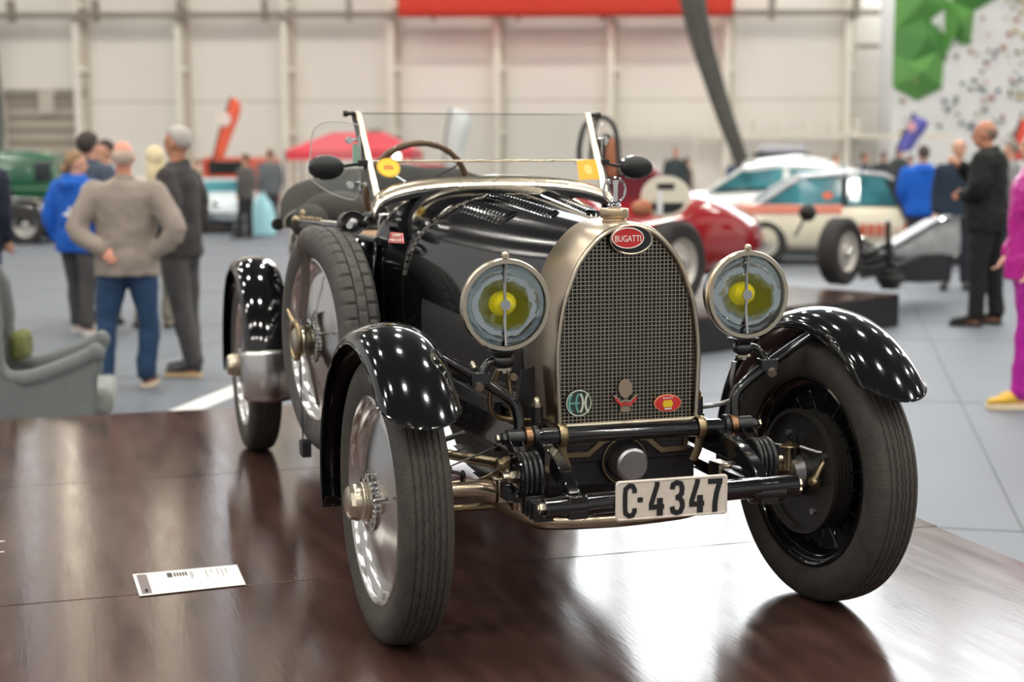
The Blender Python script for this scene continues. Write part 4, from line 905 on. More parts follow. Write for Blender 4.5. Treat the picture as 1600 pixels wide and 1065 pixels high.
# domed folded hood behind the seats
def dome(i, j):
    t = i; ph = j*PI; y = 2.46+0.62*t
    wv = 0.52*(1-0.25*t**2)*(1+0.02*math.sin(9*j)); top = (0.262-0.05*t)*math.sin(min(1, (t*4+0.25))*PI/2)
    x = -wv*math.cos(ph); z = 0.97+top*math.sin(ph)**0.55+0.006*math.sin(x*26+t*9)
    return (x, y, z)
b = MB(); b.grid(dome, 16, 48); 
rg = [dome(0, j/48) for j in range(49)]; b.add(rg+[(x, y, 0.97) for x, y, z in rg], [(j, j+1, 50+j, 49+j) for j in range(48)])
fh = part('folded_hood', b, m_canvas, angle=70)
b = MB(); b.tube([(x, y-0.004, z+0.004) for x, y, z in rg], 0.0045, 8); b.build('hood_piping', mat('pale_piping', srgb(150, 142, 132), 0.6), fh)
b = MB(); b.sph((-0.30, 2.42, 1.03), (0.16, 0.10, 0.09), 20, 12); b.sph((-0.43, 2.36, 1.00), (0.08, 0.09, 0.07), 16, 10); b.build('gathered_hood_roll', m_canvas, fh)
# steering wheel
SWM = Tr(-0.150, 1.66, 1.135) @ Rx(0.42)
b = MB(); b.tube([(0.188*math.cos(i*PI/32), 0, 0.188*math.sin(i*PI/32)) for i in range(64)], [0.0125+0.0012*math.sin(i*2) for i in range(64)], 12, loop=True, M=SWM); sw = part('steering_wheel', b, m_wood)
b = MB()
for a in (0.6, PI-0.6, PI+0.6, -0.6): b.tube([(0.03*math.cos(a), 0, 0.03*math.sin(a)), (0.182*math.cos(a), 0, 0.182*math.sin(a))], [0.010, 0.008], 6, flat=(1, .3), M=SWM)
b.cyl((0, -0.02, 0), (0, 0.02, 0), 0.035, n=24, M=SWM); b.cyl((0, 0, 0), (0, -0.5, 0.02), 0.014, n=12, M=SWM); b.build('wheel_spokes', m_chrome, sw)
# horn, lever and rod on the body side
hq = at(551, 349, x=-0.50)
b = MB(); b.cyl((hq.x, hq.y+0.10, hq.z), (hq.x, hq.y, hq.z), 0.034, 0.036, n=32); b.lathe([(0.030, -0.004), (0.040, -0.008), (0.041, 0.0), (0.036, 0.012)], 32, M=Tr(*hq) @ Rz(PI/2)); hn = part('side_lamp', b, m_satin)
b = MB(); b.sph((0, 0, 0), (0.019, 0.012, 0.019), 20, 10, M=Tr(hq.x, hq.y-0.004, hq.z)); b.build('side_lamp_lens', m_castal, hn)
b = MB(); b.tube([(hq.x, hq.y+0.06, hq.z-0.02), (hq.x+0.04, hq.y-0.01, hq.z+0.0), (-0.43, 1.16, 1.055)], [0.020, 0.014, 0.016], 10); b.sph((-0.43, 1.15, 1.06), (0.03, 0.03, 0.018), 14, 8); b.build('side_lamp_arm', m_satin, hn)
b = MB()
P0 = at(546, 352, x=-0.515); P1 = at(462, 343, x=-0.515)
b.cyl(P0, P0+(P1-P0)*0.45, 0.011, n=16); b.cyl(P0+(P1-P0)*0.45, P1, 0.006, n=12); part('outside_lever', b, m_chrome)
b = MB(); dlt = (P1-P0)
for k in range(6): b.sph(tuple(P0+dlt*(0.5+0.075*k)+Vector((0, 0, 0.010))), (0.008,)*3, 10, 6)
b.sph(tuple(P1), (0.016, 0.026, 0.016), 14, 8); b.sph(tuple(P1+Vector((0.03, 0.02, 0.02))), (0.012, 0.016, 0.02), 12, 8); part('lever_grip', b, m_brass)
b = MB(); q = at(434, 350, x=-0.53); b.lathe([(0.0, -0.02), (0.024, -0.02), (0.028, 0.0), (0.02, 0.03), (0.0, 0.035)], 24, M=Tr(*q) @ Rz(PI/2)); part('rear_view_lamp', b, m_ink)
# strap round the spare wheel
SMx = Tr(-0.5705, 1.1752, 0.655) @ Rz(0.1327)
b = MB()
out = [(0.072, 0.31, 15), (0.06, 0.357, 14), (0.0, 0.377, 12), (-0.052, 0.366, 11), (-0.071, 0.335, 10), (-0.073, 0.30, 9), (-0.066, 0.26, 8), (-0.072, 0.17, 8), (-0.088, 0.07, 10)]
b.tube(smoothpath([SMx @ Vector((x, r_*math.sin(math.radians(a_)), r_*math.cos(math.radians(a_)))) for x, r_, a_ in out], 6), 0.020, 6, flat=(0.14, 1.0), upv=(0, 1, 0)); stp = part('spare_wheel_strap', b, m_leather)
b = MB(); b.tube(smoothpath([SMx @ Vector((x, y_, z_)) for x, z_, y_ in [(-0.088, 0.10, -0.015), (-0.094, 0.0, -0.045), (-0.088, -0.10, -0.09), (-0.080, -0.20, -0.125)]], 6), 0.022, 6, flat=(1.0, 0.2), upv=(1, 0, 0)); b.build('strap_tail', m_leather, stp)
b = MB(); b.tube(smoothpath([SMx @ Vector((-0.078, y_, z_)) for z_, y_ in [(0.10, 0.03), (-0.05, 0.075), (-0.25, 0.07), (-0.345, 0.065)]], 6), 0.007, 6, flat=(1, .4), upv=(1, 0, 0)); b.box(tuple(SMx @ Vector((-0.078, 0.04, -0.37))), (0.03, 0.07, 0.05)); b.build('strap_bracket', m_satin, stp)
b = MB(); b.tube([SMx @ Vector((-0.115, 0.045*math.cos(a*PI/12), 0.06*math.sin(a*PI/12))) for a in range(24)], 0.009, 8, loop=True); b.tube([SMx @ Vector((-0.115, 0.02, 0.055)), SMx @ Vector((-0.125, 0.06, 0.10))], [0.008, 0.004], 8); b.build('spare_wing_nut', m_brass, stp)

# ---------------------------------------------------------------- people
m_skin = mat('skin', srgb(214, 160, 134), 0.5, noise=0.05); m_skin2 = mat('tanned_skin', srgb(190, 132, 104), 0.5, noise=0.05)
m_eye = mat('eye_dark', srgb(40, 34, 32), 0.2); m_lip = mat('lips', srgb(170, 98, 88), 0.5)
cmats = {}
def cloth(c, rough=0.85, name='cloth'):
    k = (c, rough)
    if k not in cmats: cmats[k] = mat('%s_%d' % (name, len(cmats)), srgb(*c), rough, noise=0.10, nscale=6)
    return cmats[k]
ftex = bpy.data.textures.new('folds', 'CLOUDS'); ftex.noise_scale = 0.13; ftex.noise_depth = 2
def limb(b, pts, rs, n=12, k=4):
    P = smoothpath(pts, k); R = []
    for i in range(len(P)):
        t = i/(len(P)-1)*(len(rs)-1); a = int(t); f = t-a; R.append(rs[a] if a >= len(rs)-1 else rs[a]*(1-f)+rs[a+1]*f)
    b.tube(P, R, n)
    b.sph(tuple(P[0]), (R[0]*0.98,)*3, 10, 6); b.sph(tuple(P[-1]), (R[-1]*0.98,)*3, 10, 6)
def hand(b, w, d, side, curl=0.5, s=1.0):   # palm and five bent fingers of unequal length
    d = Vector(d).normalized(); w = Vector(w)
    ax = d.cross(Vector((0, 1, 0.15))); ax = ax.normalized() if ax.length > 0.1 else Vector((1, 0, 0))
    nn = d.cross(ax).normalized()
    b.tube([w, w+d*0.04*s, w+d*0.085*s], [0.022*s, 0.032*s, 0.030*s], 10, flat=(1.2, 0.55), upv=tuple(nn))
    for k, L in enumerate((0.062, 0.074, 0.068, 0.052)):
        o = (k-1.5)*0.019*s; p0 = w+d*0.078*s+ax*o; p1 = p0+d*L*0.5*s+nn*0.010*curl*s; p2 = p1+(d*(1-curl)+nn*curl).normalized()*L*0.5*s
        b.tube([p0, p1, p2], [0.010*s, 0.009*s, 0.0075*s], 7)
    p0 = w+d*0.022*s+ax*side*-0.026*s; p1 = p0+(d*0.7-ax*side*0.6).normalized()*0.036*s; p2 = p1+(d-ax*side*0.1+nn*0.3*curl).normalized()*0.03*s
    b.tube([p0, p1, p2], [0.012*s, 0.011*s, 0.008*s], 7)
def person(label, loc, turn, H=1.75, top=(80, 80, 84), legs=(50, 50, 54), shoe=(40, 40, 42), sole=None, hair=(60, 45, 36), hairstyle='short', skin=None,
           arms=None, feet=None, bulk=1.0, lean=0.0, head=(0, 0, 0), topz=0.80, near=True, group=None, rough=0.85, hood=False, headturn=0.0, flare=1.0, belly=0.0, collar=None):
    s = H/1.75
    root = empty('person', label, 'person', loc, turn, group)
    SC = Matrix.Scale(s, 4)
    vx = 0.010 if near else 0.022
    L = lambda z: lean*max(0, z-0.95)/0.6          # lean shifts upper body forward (-y)
    arms = arms or [((-0.235, 0.03, 1.15), (-0.25, -0.03, 0.90)), ((0.235, 0.03, 1.15), (0.25, -0.03, 0.90))]
    feet = feet or [((-0.11, 0.0), (-0.10, -0.01)), ((0.11, 0.0), (0.10, -0.01))]       # (ankle), (knee) in plan
    sk = skin or m_skin
    hx, hy, hz = head
    HC = Vector((hx, -L(1.62)+hy, 1.625+hz))
    HM_ = Tr(*HC) @ Rz(headturn)
    b = MB()
    def ringz(z, a, c, yo=0.0, n=16): return [(a*math.cos(2*PI*j/n), -L(z)+yo+c*math.sin(2*PI*j/n), z) for j in range(n)]
    b.loft([ringz(0.86, .13, .10), ringz(1.0, .125, .095), ringz(1.15, .125, .09), ringz(1.32, .145, .095), ringz(1.42, .12, .08), ringz(1.46, .06, .06)])
    b.tube([(0, -L(1.40), 1.40), (hx*0.6, -L(1.5)+hy*0.5, 1.50), tuple(HC+Vector((0, 0.01, -0.06)))], [0.062, 0.054, 0.054], 12)
    b.sph((0, 0.012, 0.020), (0.074, 0.094, 0.098), 18, 12, M=HM_); b.sph((0, -0.022, -0.045), (0.054, 0.062, 0.068), 16, 10, M=HM_)
    b.tube([(0, -0.078, 0.012), (0, -0.098, -0.022), (0, -0.086, -0.034)], [0.009, 0.014, 0.011], 8, M=HM_)
    for q in (-1, 1):
        b.sph((q*0.074, 0.012, -0.008), (0.009, 0.018, 0.030), 10, 8, M=HM_)
        b.sph((q*0.028, -0.072, 0.022), (0.018, 0.014, 0.008), 10, 6, M=HM_)
    for k, q in enumerate((-1, 1)):
        e, w = arms[k]; sh = Vector((q*0.175, -L(1.42), 1.405)); e = Vector(e); w = Vector(w)
        limb(b, [sh, e, w], [0.048, 0.036, 0.026]); hand(b, w, w-e, q, 0.55)
        (axx, ay), (kx, ky) = feet[k]; 
        limb(b, [(q*0.085, 0, 0.90), (kx, ky, 0.48), (axx, ay, 0.09)], [0.078, 0.052, 0.036]); limb(b, [(axx, ay+0.02, 0.05), (axx+q*0.01, ay-0.12, 0.035)], [0.036, 0.03], k=2)
    for i in range(len(b.v)): b.v[i] = tuple(SC @ Vector(b.v[i]))
    body = b.build('body', sk, root, remesh=vx, smit=3)
    def scaled(bb): 
        for i in range(len(bb.v)): bb.v[i] = tuple(SC @ Vector(bb.v[i]))
        return bb
    b = MB(); w = bulk
    zb = topz
    b.loft([ringz(zb, .185*w*flare, .135*w), ringz(zb+0.10, .182*w*flare, .142*w+belly*0.4, -belly*0.3), ringz(1.08, .17*w, .132*w+belly*0.5, -belly*0.5), ringz(1.22, .178*w, .132*w+belly*0.2, -belly*0.3), ringz(1.36, .195*w, .125*w), ringz(1.44, .155*w, .10*w), ringz(1.485, .075, .072)])
    for k, q in enumerate((-1, 1)):
        e, wr = arms[k]; e = Vector(e); wr = Vector(wr); sh = Vector((q*0.165*w, -L(1.40), 1.385))
        limb(b, [sh, e, e+(wr-e)*0.93], [0.075*w, 0.062*w, 0.046*w])
    if hood:
        b.tube([(-0.10, 0.02-L(1.45), 1.46), (-0.07, 0.10-L(1.45), 1.42), (0, 0.13-L(1.45), 1.40), (0.07, 0.10-L(1.45), 1.42), (0.10, 0.02-L(1.45), 1.46)], [0.04, 0.06, 0.07, 0.06, 0.04], 12)
        b.tube([(0.09*math.cos(a*PI/8), 0.02-L(1.5)+0.085*math.sin(a*PI/8), 1.485) for a in range(16)], 0.03, 8, loop=True)
    else:
        b.tube([(0.064*math.cos(a*PI/8), 0.005-L(1.49)+0.064*math.sin(a*PI/8), 1.487+0.008*math.sin(a*PI/8)) for a in range(16)], 0.016, 8, loop=True)
    o = scaled(b).build('top' if near else 'top', cloth(top, rough), root, remesh=vx*1.15, smit=4)
    o.name = 'jacket'
    if near:
        d = o.modifiers.new('folds', 'DISPLACE'); d.texture = ftex; d.strength = 0.035; d.mid_level = 0.5; d.texture_coords = 'LOCAL'
    b = MB(); b.loft([ringz(0.80, .155*w, .11*w), ringz(0.88, .155*w, .11*w), ringz(0.95, .13*w, .095*w)])
    for k, q in enumerate((-1, 1)):
        (axx, ay), (kx, ky) = feet[k]
        limb(b, [(q*0.088, 0, 0.88), (kx, ky, 0.48), (axx, ay+0.01, 0.11)], [0.098*w, 0.075, 0.068], 14)
    o = scaled(b).build('trousers', cloth(legs, rough if rough < 0.5 else 0.85), root, remesh=vx*1.15, smit=4)
    if near:
        d = o.modifiers.new('folds', 'DISPLACE'); d.texture = ftex; d.strength = 0.028; d.mid_level = 0.5; d.texture_coords = 'LOCAL'
    for k, q in enumerate((-1, 1)):
        (axx, ay), _ = feet[k]
        b = MB(); b.mi = 0
        b.loft([[(axx+q*0.008*t+wd*math.cos(2*PI*j/14), ay+yy, 0.0) if False else (axx+q*0.02*t+wd*math.cos(2*PI*j/14)*0.98, ay+0.055-0.25*t, 0.03+max(0, hh)*(0.5+0.5*math.sin(2*PI*j/14))) for j in range(14)] for t, wd, hh in ((0, .030, .075), (.12, .038, .095), (.35, .042, .085), (.6, .046, .055), (.85, .042, .045), (1, .022, .03))])
        so = scaled(b).build('shoe', cloth(shoe, 0.6), root)
        b = MB(); b.loft([[(axx+q*0.02*((0.062-yy)/0.27)+wd*sx1, ay+yy, zz) for sx1, zz in ((-1, 0.002), (1, 0.002), (1, 0.034), (-1, 0.034))] for yy, wd in ((.062, .026), (.04, .038), (-.05, .043), (-.13, .048), (-.185, .040), (-.203, .020))]); scaled(b).build('shoe_sole', cloth(sole or (30, 30, 30), 0.6), so)
    # face
    b = MB()
    for q in (-1, 1): b.sph((q*0.028, -0.080, 0.010), (0.011, 0.007, 0.007), 8, 6, M=HM_)
    scaled(b).build('eyes', m_eye, root)
    b = MB(); b.sph((0, -0.080, -0.056), (0.022, 0.008, 0.006), 10, 6, M=HM_); scaled(b).build('mouth', m_lip, root)
    if hairstyle != 'none':
        b = MB(); hm_ = cloth(hair, 0.7)
        def cap(zcut, frontcut, r=(0.083, 0.103, 0.106), band=None):
            rings = []
            for i in range(19):
                ph = PI*i/18; rg_ = []
                for j in range(24):
                    t = 2*PI*j/24; cx_, cy_, cz_ = math.sin(ph)*math.cos(t), math.sin(ph)*math.sin(t), math.cos(ph)
                    f = (1-cy_)/2; lim = zcut*(1-f)+frontcut*f if cy_ < 0.35 else zcut      # hairline, higher in front
                    if cy_ < -0.25: lim = frontcut
                    z = r[2]*cz_
                    k = 1.0 if z > lim else max(0.80, 1.0-(lim-z)/0.03*0.2)
                    if band is not None and z > band: k = max(0.86, 1.0-(z-band)/0.02*0.14)
                    rg_.append((k*r[0]*cx_, 0.016+k*r[1]*cy_, 0.022+k*z))
                rings.append(rg_)
            b.loft(rings, M=HM_)
        if hairstyle == 'short': cap(-0.045, 0.065)
        if hairstyle == 'thick': cap(-0.075, 0.055, (0.094, 0.118, 0.118))
        if hairstyle == 'fringe':      # bald top, hair round the sides
            cap(-0.060, 0.020, (0.078, 0.099, 0.10), band=0.012)
        if hairstyle == 'bun': cap(-0.06, 0.06, (0.085, 0.106, 0.108)); b.sph((0, 0.115, -0.045), (0.042, 0.045, 0.05), 12, 8, M=HM_)
        if hairstyle == 'long':
            cap(-0.08, 0.055, (0.093, 0.115, 0.114)); b.tube([(0, 0.05, 0.02), (0, 0.075, -0.10), (0.0, 0.085, -0.22), (0, 0.09, -0.30)], [0.075, 0.085, 0.075, 0.035], 14, M=HM_, flat=(1.15, 0.6))
        o = scaled(b).build('hair', hm_, root, angle=80)
    return root, s
def fl(px, py): 
    p = at(px, py, z=FLOOR); return (p.x, p.y, FLOOR)
T = -YAW
# the group at the left
r, s = person('bald person in grey fleece and blue jeans, back turned, hand on hip', fl(205, 606), PI+T+0.05, 1.69, top=(150, 138, 128), legs=(34, 62, 94), shoe=(60, 52, 48), sole=(214, 196, 172), hair=(196, 176, 160), hairstyle='fringe', skin=mat('pink_skin', srgb(214, 150, 128), 0.5),
       arms=[((-0.36, 0.11, 1.13), (-0.19, 0.03, 0.95)), ((0.31, 0.10, 1.14), (0.14, 0.16, 0.99))], feet=[((-0.10, -0.06), (-0.13, -0.04)), ((0.17, 0.04), (0.15, 0.0))], bulk=1.24, belly=0.03, topz=0.80, headturn=0.15)
b = MB()
for q in (-0.085, 0.095): b.stroke([(q-0.065, 0.06), (q-0.065, -0.03), (q, -0.07), (q+0.065, -0.03), (q+0.065, 0.06), (q-0.065, 0.06)], 0.008, Vector((1, 0, 0)), Vector((0, 0, 1)), Vector((0, 0.148, 0.78)), 0.004, Vector((0, 1, 0)))
r, s = person('young person in bright blue hooded jacket with tied back fair hair, looking right', fl(128, 521), T+1.15+PI*0.5, 1.66, top=(18, 92, 190), legs=(74, 72, 72), shoe=(196, 190, 184), sole=(220, 216, 208), hair=(146, 116, 82), hairstyle='bun', hood=True,
       arms=[((-0.27, 0.05, 1.14), (-0.24, -0.10, 0.92)), ((0.27, 0.08, 1.14), (0.25, 0.02, 0.90))], feet=[((-0.12, 0.05), (-0.11, 0.03)), ((0.12, -0.10), (0.11, -0.06))], bulk=1.2, topz=0.78, flare=1.1, headturn=-1.0, head=(0, -0.02, -0.02))
b = MB()
for dx, dz, w_, h_ in ((0, 0, .06, .05), (-.03, .03, .03, .03), (0.01, -.035, .07, .012)): b.box((0.268+0.01, 0.06, 1.17+0), (0.004, 0.01, 0.01)) if False else None
b.sph((0.345*0.95, 0.02, 1.24), (0.006, 0.035, 0.035), 12, 8)

b = MB(); b.sph((-0.03, 0.168, 1.08), (0.045, 0.006, 0.02), 10, 6); b.sph((-0.06, 0.172, 1.12), (0.012, 0.006, 0.035), 8, 6); b.build('jacket_print', m_white, r)
person('person with short dark hair in navy jacket behind the blue jacket', fl(150, 508), PI+T-0.5, 1.82, top=(66, 76, 92), legs=(58, 58, 62), hair=(58, 46, 42), hairstyle='thick', bulk=1.15, hood=False)
person('person with dark brown hair and pink cheek, mostly hidden behind the bald person', fl(172, 498), T-0.9, 1.76, top=(84, 100, 122), legs=(60, 60, 64), hair=(66, 44, 38), hairstyle='short', bulk=1.05)
person('person with long pale blonde hair between the grey fleece and the dark jacket', fl(250, 512), PI+T+0.4, 1.68, top=(206, 200, 184), legs=(128, 124, 112), shoe=(170, 160, 140), hair=(222, 204, 164), hairstyle='long', bulk=1.0, feet=[((-0.09, 0.0), (-0.1, 0)), ((0.16, -0.08), (0.12, -0.04))])
person('grey haired person in dark jacket and grey trousers, seen from the side', fl(287, 585), T-PI/2-0.25, 1.80, top=(58, 54, 54), legs=(74, 72, 72), shoe=(52, 52, 58), sole=(206, 180, 142), hair=(176, 170, 164), hairstyle='short', skin=m_skin2,
       arms=[((-0.22, 0.06, 1.15), (-0.19, -0.05, 0.92)), ((0.21, 0.06, 1.15), (0.17, -0.09, 0.93))], feet=[((-0.09, 0.02), (-0.10, 0.0)), ((0.09, 0.12), (0.10, 0.05))], bulk=1.08, belly=0.03, topz=0.83, headturn=-0.1)
person('person in dark navy clothes at the left edge, mostly outside the picture', fl(-30, 545), T+PI, 1.78, top=(20, 26, 44), legs=(26, 42, 84), bulk=1.25, hairstyle='short')
# far pair
person('distant person in dark jacket and black trousers beside the bag carrier', fl(386, 373), T-2.0, 1.70, top=(84, 80, 78), legs=(44, 42, 46), hair=(96, 70, 52), near=False, bulk=1.15, feet=[((-0.12, 0.0), (-0.1, 0)), ((0.1, -0.12), (0.1, -0.08))])
rb, s = person('distant person in grey jacket carrying a pale blue bag', fl(424, 365), T-2.4, 1.80, top=(98, 102, 106), legs=(60, 60, 66), hair=(122, 88, 54), near=False, bulk=1.2)
q = atd(411, 345, 30.5); b = MB(); b.loft([[(q.x+wx*math.cos(2*PI*j/14)*math.cos(YAW)*1.0, q.y+wx*0.5*math.sin(2*PI*j/14)-wx*0.3*math.cos(2*PI*j/14), zz) for j in range(14)] for zz, wx in ((-0.28, .14), (-0.25, .27), (0.05, .27), (0.35, .20), (0.55, .06), (0.62, .03))])
tag(b.build('carrier_bag', mat('pale_blue_bag', srgb(168, 222, 230), 0.4, noise=0.05)), 'pale blue carrier bag held by the distant person in grey', 'bag')
# right side
person('tall bald person all in black, standing with a hand raised to the chin', fl(1537, 508), T-2.13, 1.93, top=(17, 17, 18), legs=(16, 16, 17), shoe=(20, 20, 22), hair=(120, 96, 84), hairstyle='fringe', skin=m_skin2,
       arms=[((-0.28, -0.10, 1.14), (-0.08, -0.26, 1.33)), ((0.27, -0.02, 1.14), (0.05, -0.20, 1.10))], feet=[((-0.12, 0.06), (-0.12, 0.03)), ((0.14, -0.04), (0.13, -0.03))], bulk=1.22, belly=0.02, head=(0, -0.05, -0.03), headturn=0.3)
person('person in navy jacket over a coral shirt, behind the tall person in black', fl(1492, 452), T-0.3, 1.78, top=(30, 44, 62), legs=(34, 38, 50), hair=(150, 120, 96), hairstyle='fringe', bulk=1.15, near=False)
person('person in shiny magenta jacket and trousers with yellow shoes at the right edge', fl(1603, 634), T-PI/2-0.1, 1.74, top=(186, 24, 140), legs=(176, 22, 150), shoe=(214, 172, 60), sole=(232, 214, 180), hair=(90, 60, 50), rough=0.32, bulk=1.12, topz=0.80, arms=[((-0.24, 0.02, 1.15), (-0.22, -0.10, 0.95)), ((0.24, 0.0, 1.15), (0.24, -0.06, 0.92))], feet=[((-0.10, 0.06), (-0.1, 0.04)), ((0.11, -0.07), (0.11, -0.03))])
person('person in bright blue jacket with short dark hair, back turned, beside the cream car', fl(1437, 430), PI+T, 1.72, top=(14, 92, 196), legs=(50, 50, 60), hair=(74, 60, 56), hairstyle='short', hood=True, bulk=1.3, near=False, arms=[((-0.27, 0.0, 1.14), (-0.2, -0.12, 0.96)), ((0.27, 0.0, 1.14), (0.2, -0.12, 0.96))])
far = [(1304, 372, 'olive', (112, 108, 84), 1.62), (1349, 358, 'charcoal', (62, 66, 78), 1.70), (1378, 362, 'black', (50, 52, 58), 1.72), (1402, 372, 'dark grey open', (66, 70, 70), 1.84), (1418, 356, 'moss green', (76, 84, 66), 1.62), (1055, 352, 'dark green', (56, 66, 68), 1.85), (1073, 345, 'brown', (96, 76, 66), 1.6), (1150, 350, 'dark blue', (62, 70, 104), 1.66), (1572, 432, 'pale grey', (140, 140, 142), 1.78), (310, 352, 'tan', (170, 150, 128), 1.6)]
for i, (px, py, cn, c, Hh) in enumerate(far):
    where = {1304: 'first of the far row beside the white roof', 1349: 'second in the far row left of the blue feather flag', 1378: 'third in the far row', 1402: 'under the blue flag', 1418: 'half hidden beside the blue flag', 1055: 'beyond the red racing car', 1073: 'right of the dark green one', 1150: 'at the foot of the curved curtain', 1572: 'behind the shoulder of the tall person in black', 310: 'beside the distant orange truck'}[px]
    person('distant person in %s top %s' % (cn, where), fl(px, py), T+(i*1.3), Hh, top=c, legs=(52, 52, 58), hair=[(90, 66, 50), (60, 48, 42), (130, 120, 112)][i % 3], near=False, bulk=1.15)
# ---------------------------------------------------------------- grey wing armchair at the lower left
m_grey = mat('grey_upholstery', srgb(112, 116, 116), 0.9, noise=0.06, nscale=30, bump=0.15, bscale=300); m_greyl = mat('grey_seat_cushion', srgb(138, 140, 136), 0.9, noise=0.06, nscale=30)
AC = at(60, 700, z=FLOOR); AM = Matrix.Translation(AC) @ Rz(T+0.22)
def ap2(px, py): p = atd(px, py, 8.25); q = AM.inverted() @ p; return (q.x, q.z)
ch = empty('armchair', 'grey upholstered wing armchair seen from its side behind the platform', 'armchair', tuple(AC), T+0.22)
arm = [ap2(*p) for p in ((-90, 420), (-40, 405), (-8, 422), (6, 450), (12, 500), (8, 545), (22, 572), (60, 572), (110, 553), (150, 532), (163, 540), (163, 556), (154, 580), (150, 720), (-90, 720))]
for y0, nm in ((-0.03, 'arm'), (0.60, 'arm')):
    b = MB(); b.prism([(x, y0, z) for x, z in arm], (0, 0.09, 0)); b.build('side_panel', m_grey, ch, bevel=0.02, angle=50)
    b = MB(); top = [ap2(*p) for p in ((2, 520), (10, 570), (40, 584), (90, 572), (130, 556), (152, 546))]
    b.tube(smoothpath([(x, y0+0.03, z) for x, z in top], 5), [0.035]*10+[0.048]*16, 16); b.sph((top[-1][0], y0+0.03, top[-1][1]), (0.05, 0.055, 0.055), 16, 10); b.build('armrest', m_grey, ch)
b = MB(); x0, z0 = ap2(172, 625); b.box((x0-0.38, 0.33, z0), (0.80, 0.60, 0.15)); b.build('seat_cushion', m_greyl, ch, bevel=0.04)
b = MB(); b.box((x0-0.38, 0.33, z0-0.2), (0.72, 0.60, 0.24)); b.build('seat_base', m_grey, ch, bevel=0.02)
b = MB(); xb, _z = ap2(-60, 500); b.box((xb, 0.33, 0.62), (0.16, 0.60, 0.95)); b.build('backrest', m_grey, ch, bevel=0.05)
for sx1 in (-1, 1):
    for sy1 in (-1, 1):
        b = MB(); b.cyl((x0-0.38+sx1*0.3, 0.33+sy1*0.27, z0-0.30), (x0-0.38+sx1*0.32, 0.33+sy1*0.28, 0.0), 0.022, 0.015, n=10); b.build('leg', m_wood, ch)
b = MB(); q = atd(14, 545, 8.25); b.box((0, 0, 0), (0.09, 0.22, 0.17)); tag(b.build('cushion', mat('olive_cushion', srgb(104, 108, 60), 0.9, noise=0.2, nscale=12), M=Matrix.Translation(q-HR*0.0+HF*0.20) @ Rz(T), bevel=0.04), 'small olive green cushion on the grey armchair', 'cushion')
# ---------------------------------------------------------------- feather flags
def feather(label, px0, py0, px1, py1, D, wpx, col, disc=None, tail=None):
    a = atd(px0, py0, D); c = atd(px1, py1, D); t = empty('feather_flag', label, 'flag', (a.x, a.y, FLOOR), 0)
    off = Vector((-a.x, -a.y, -FLOOR)); up_ = c-a; R3 = HR; L = []; Rr = []
    n = 14
    for i in range(n+1):
        k = i/n; p = a+up_*k; w = wpx/FPX*D*(0.72+0.28*min(1, k/0.6))
        bow = R3*(0.25*wpx/FPX*D*math.sin(PI*k))
        L.append(p-bow*0.3); Rr.append(p-bow*0.3+R3*w*(1 if k < 0.7 else max(0.04, math.sqrt(max(0, 1-((k-0.7)/0.3)**2)))))
    b = MB(); b.add([p+off for p in L]+[p+off for p in Rr], [(i, i+1, n+2+i, n+1+i) for i in range(n)]); b.build('flag_cloth', mat('flag_cloth_%d' % int(px0), srgb(*col), 0.7, noise=0.04), t, solid=0.01, angle=80)
    b = MB(); b.tube([Vector((a.x, a.y, FLOOR))+off]+[p+off-R3*0.02 for p in L], 0.02, 8); b.sph((0, 0, 0.04), (0.3, 0.3, 0.04), 16, 6); b.build('flag_pole', m_dark, t)
    if disc:
        x, y, r_, cc = disc; q = atd(x, y, D-0.05)+off; b = MB(); b.loft([[q+HR*(r_*0.9*math.cos(j*PI/12))+Vector((0, 0, r_*math.sin(j*PI/12)))+HF*d for j in range(24)] for d in (-0.02, 0.0)]); b.build('flag_disc', mat('flag_disc_%d' % int(px0), srgb(*cc), 0.7), t)
    return t
feather('orange feather flag with a pale round emblem, at the far left', 334, 246, 362, 152, 36, 22, (226, 94, 66), (351, 186, 0.17, (230, 214, 206)))
feather('blue feather flag before the grey climbing wall', 1402, 236, 1428, 182, 28, 30, (88, 88, 168), (1424, 198, 0.10, (214, 160, 170)))
feather('red feather flag at the right edge of the picture', 1580, 250, 1597, 186, 24, 26, (206, 70, 58))
feather('white feather flag seen through the windscreen of the roadster', 694, 262, 706, 168, 34, 36, (216, 220, 220))
# ---------------------------------------------------------------- red tent
TD = 38.0
def tp(px, py): return atd(px, py, TD)
tn = empty('pop_up_tent', 'red pop-up tent with sloping canopy behind the roadster', 'tent', tuple(hall((560-800)/FPX*TD, TD, FLOOR)), T)
def tl(px, py, dv): p = atd(px, py, TD); q = (Matrix.Translation(tn.location) @ Rz(T)).inverted() @ p; return Vector((q.x, dv, q.z))
m_tent = mat('red_tent_cloth', srgb(222, 70, 84), 0.7)
el, er, z1, z0 = tl(462, 238, 0), tl(655, 228, 0), tl(560, 207, 0).z, tl(560, 250, 0).z
b = MB(); zz = tl(560, 236, 0).z
b.add([(el.x, -1.5, zz), (er.x, -1.5, zz), (er.x, 1.5, zz), (el.x, 1.5, zz), (el.x*0.35, -0.3, z1), (er.x*0.45, -0.3, z1), (er.x*0.45, 0.3, z1), (el.x*0.35, 0.3, z1), (el.x, -1.5, z0), (er.x, -1.5, z0), (er.x, 1.5, z0), (el.x, 1.5, z0)],
      [(0, 1, 5, 4), (1, 2, 6, 5), (2, 3, 7, 6), (3, 0, 4, 7), (4, 5, 6, 7), (8, 9, 1, 0), (9, 10, 2, 1), (10, 11, 3, 2), (11, 8, 0, 3)])
b.build('canopy', m_tent, tn, smooth=False, solid=0.02)
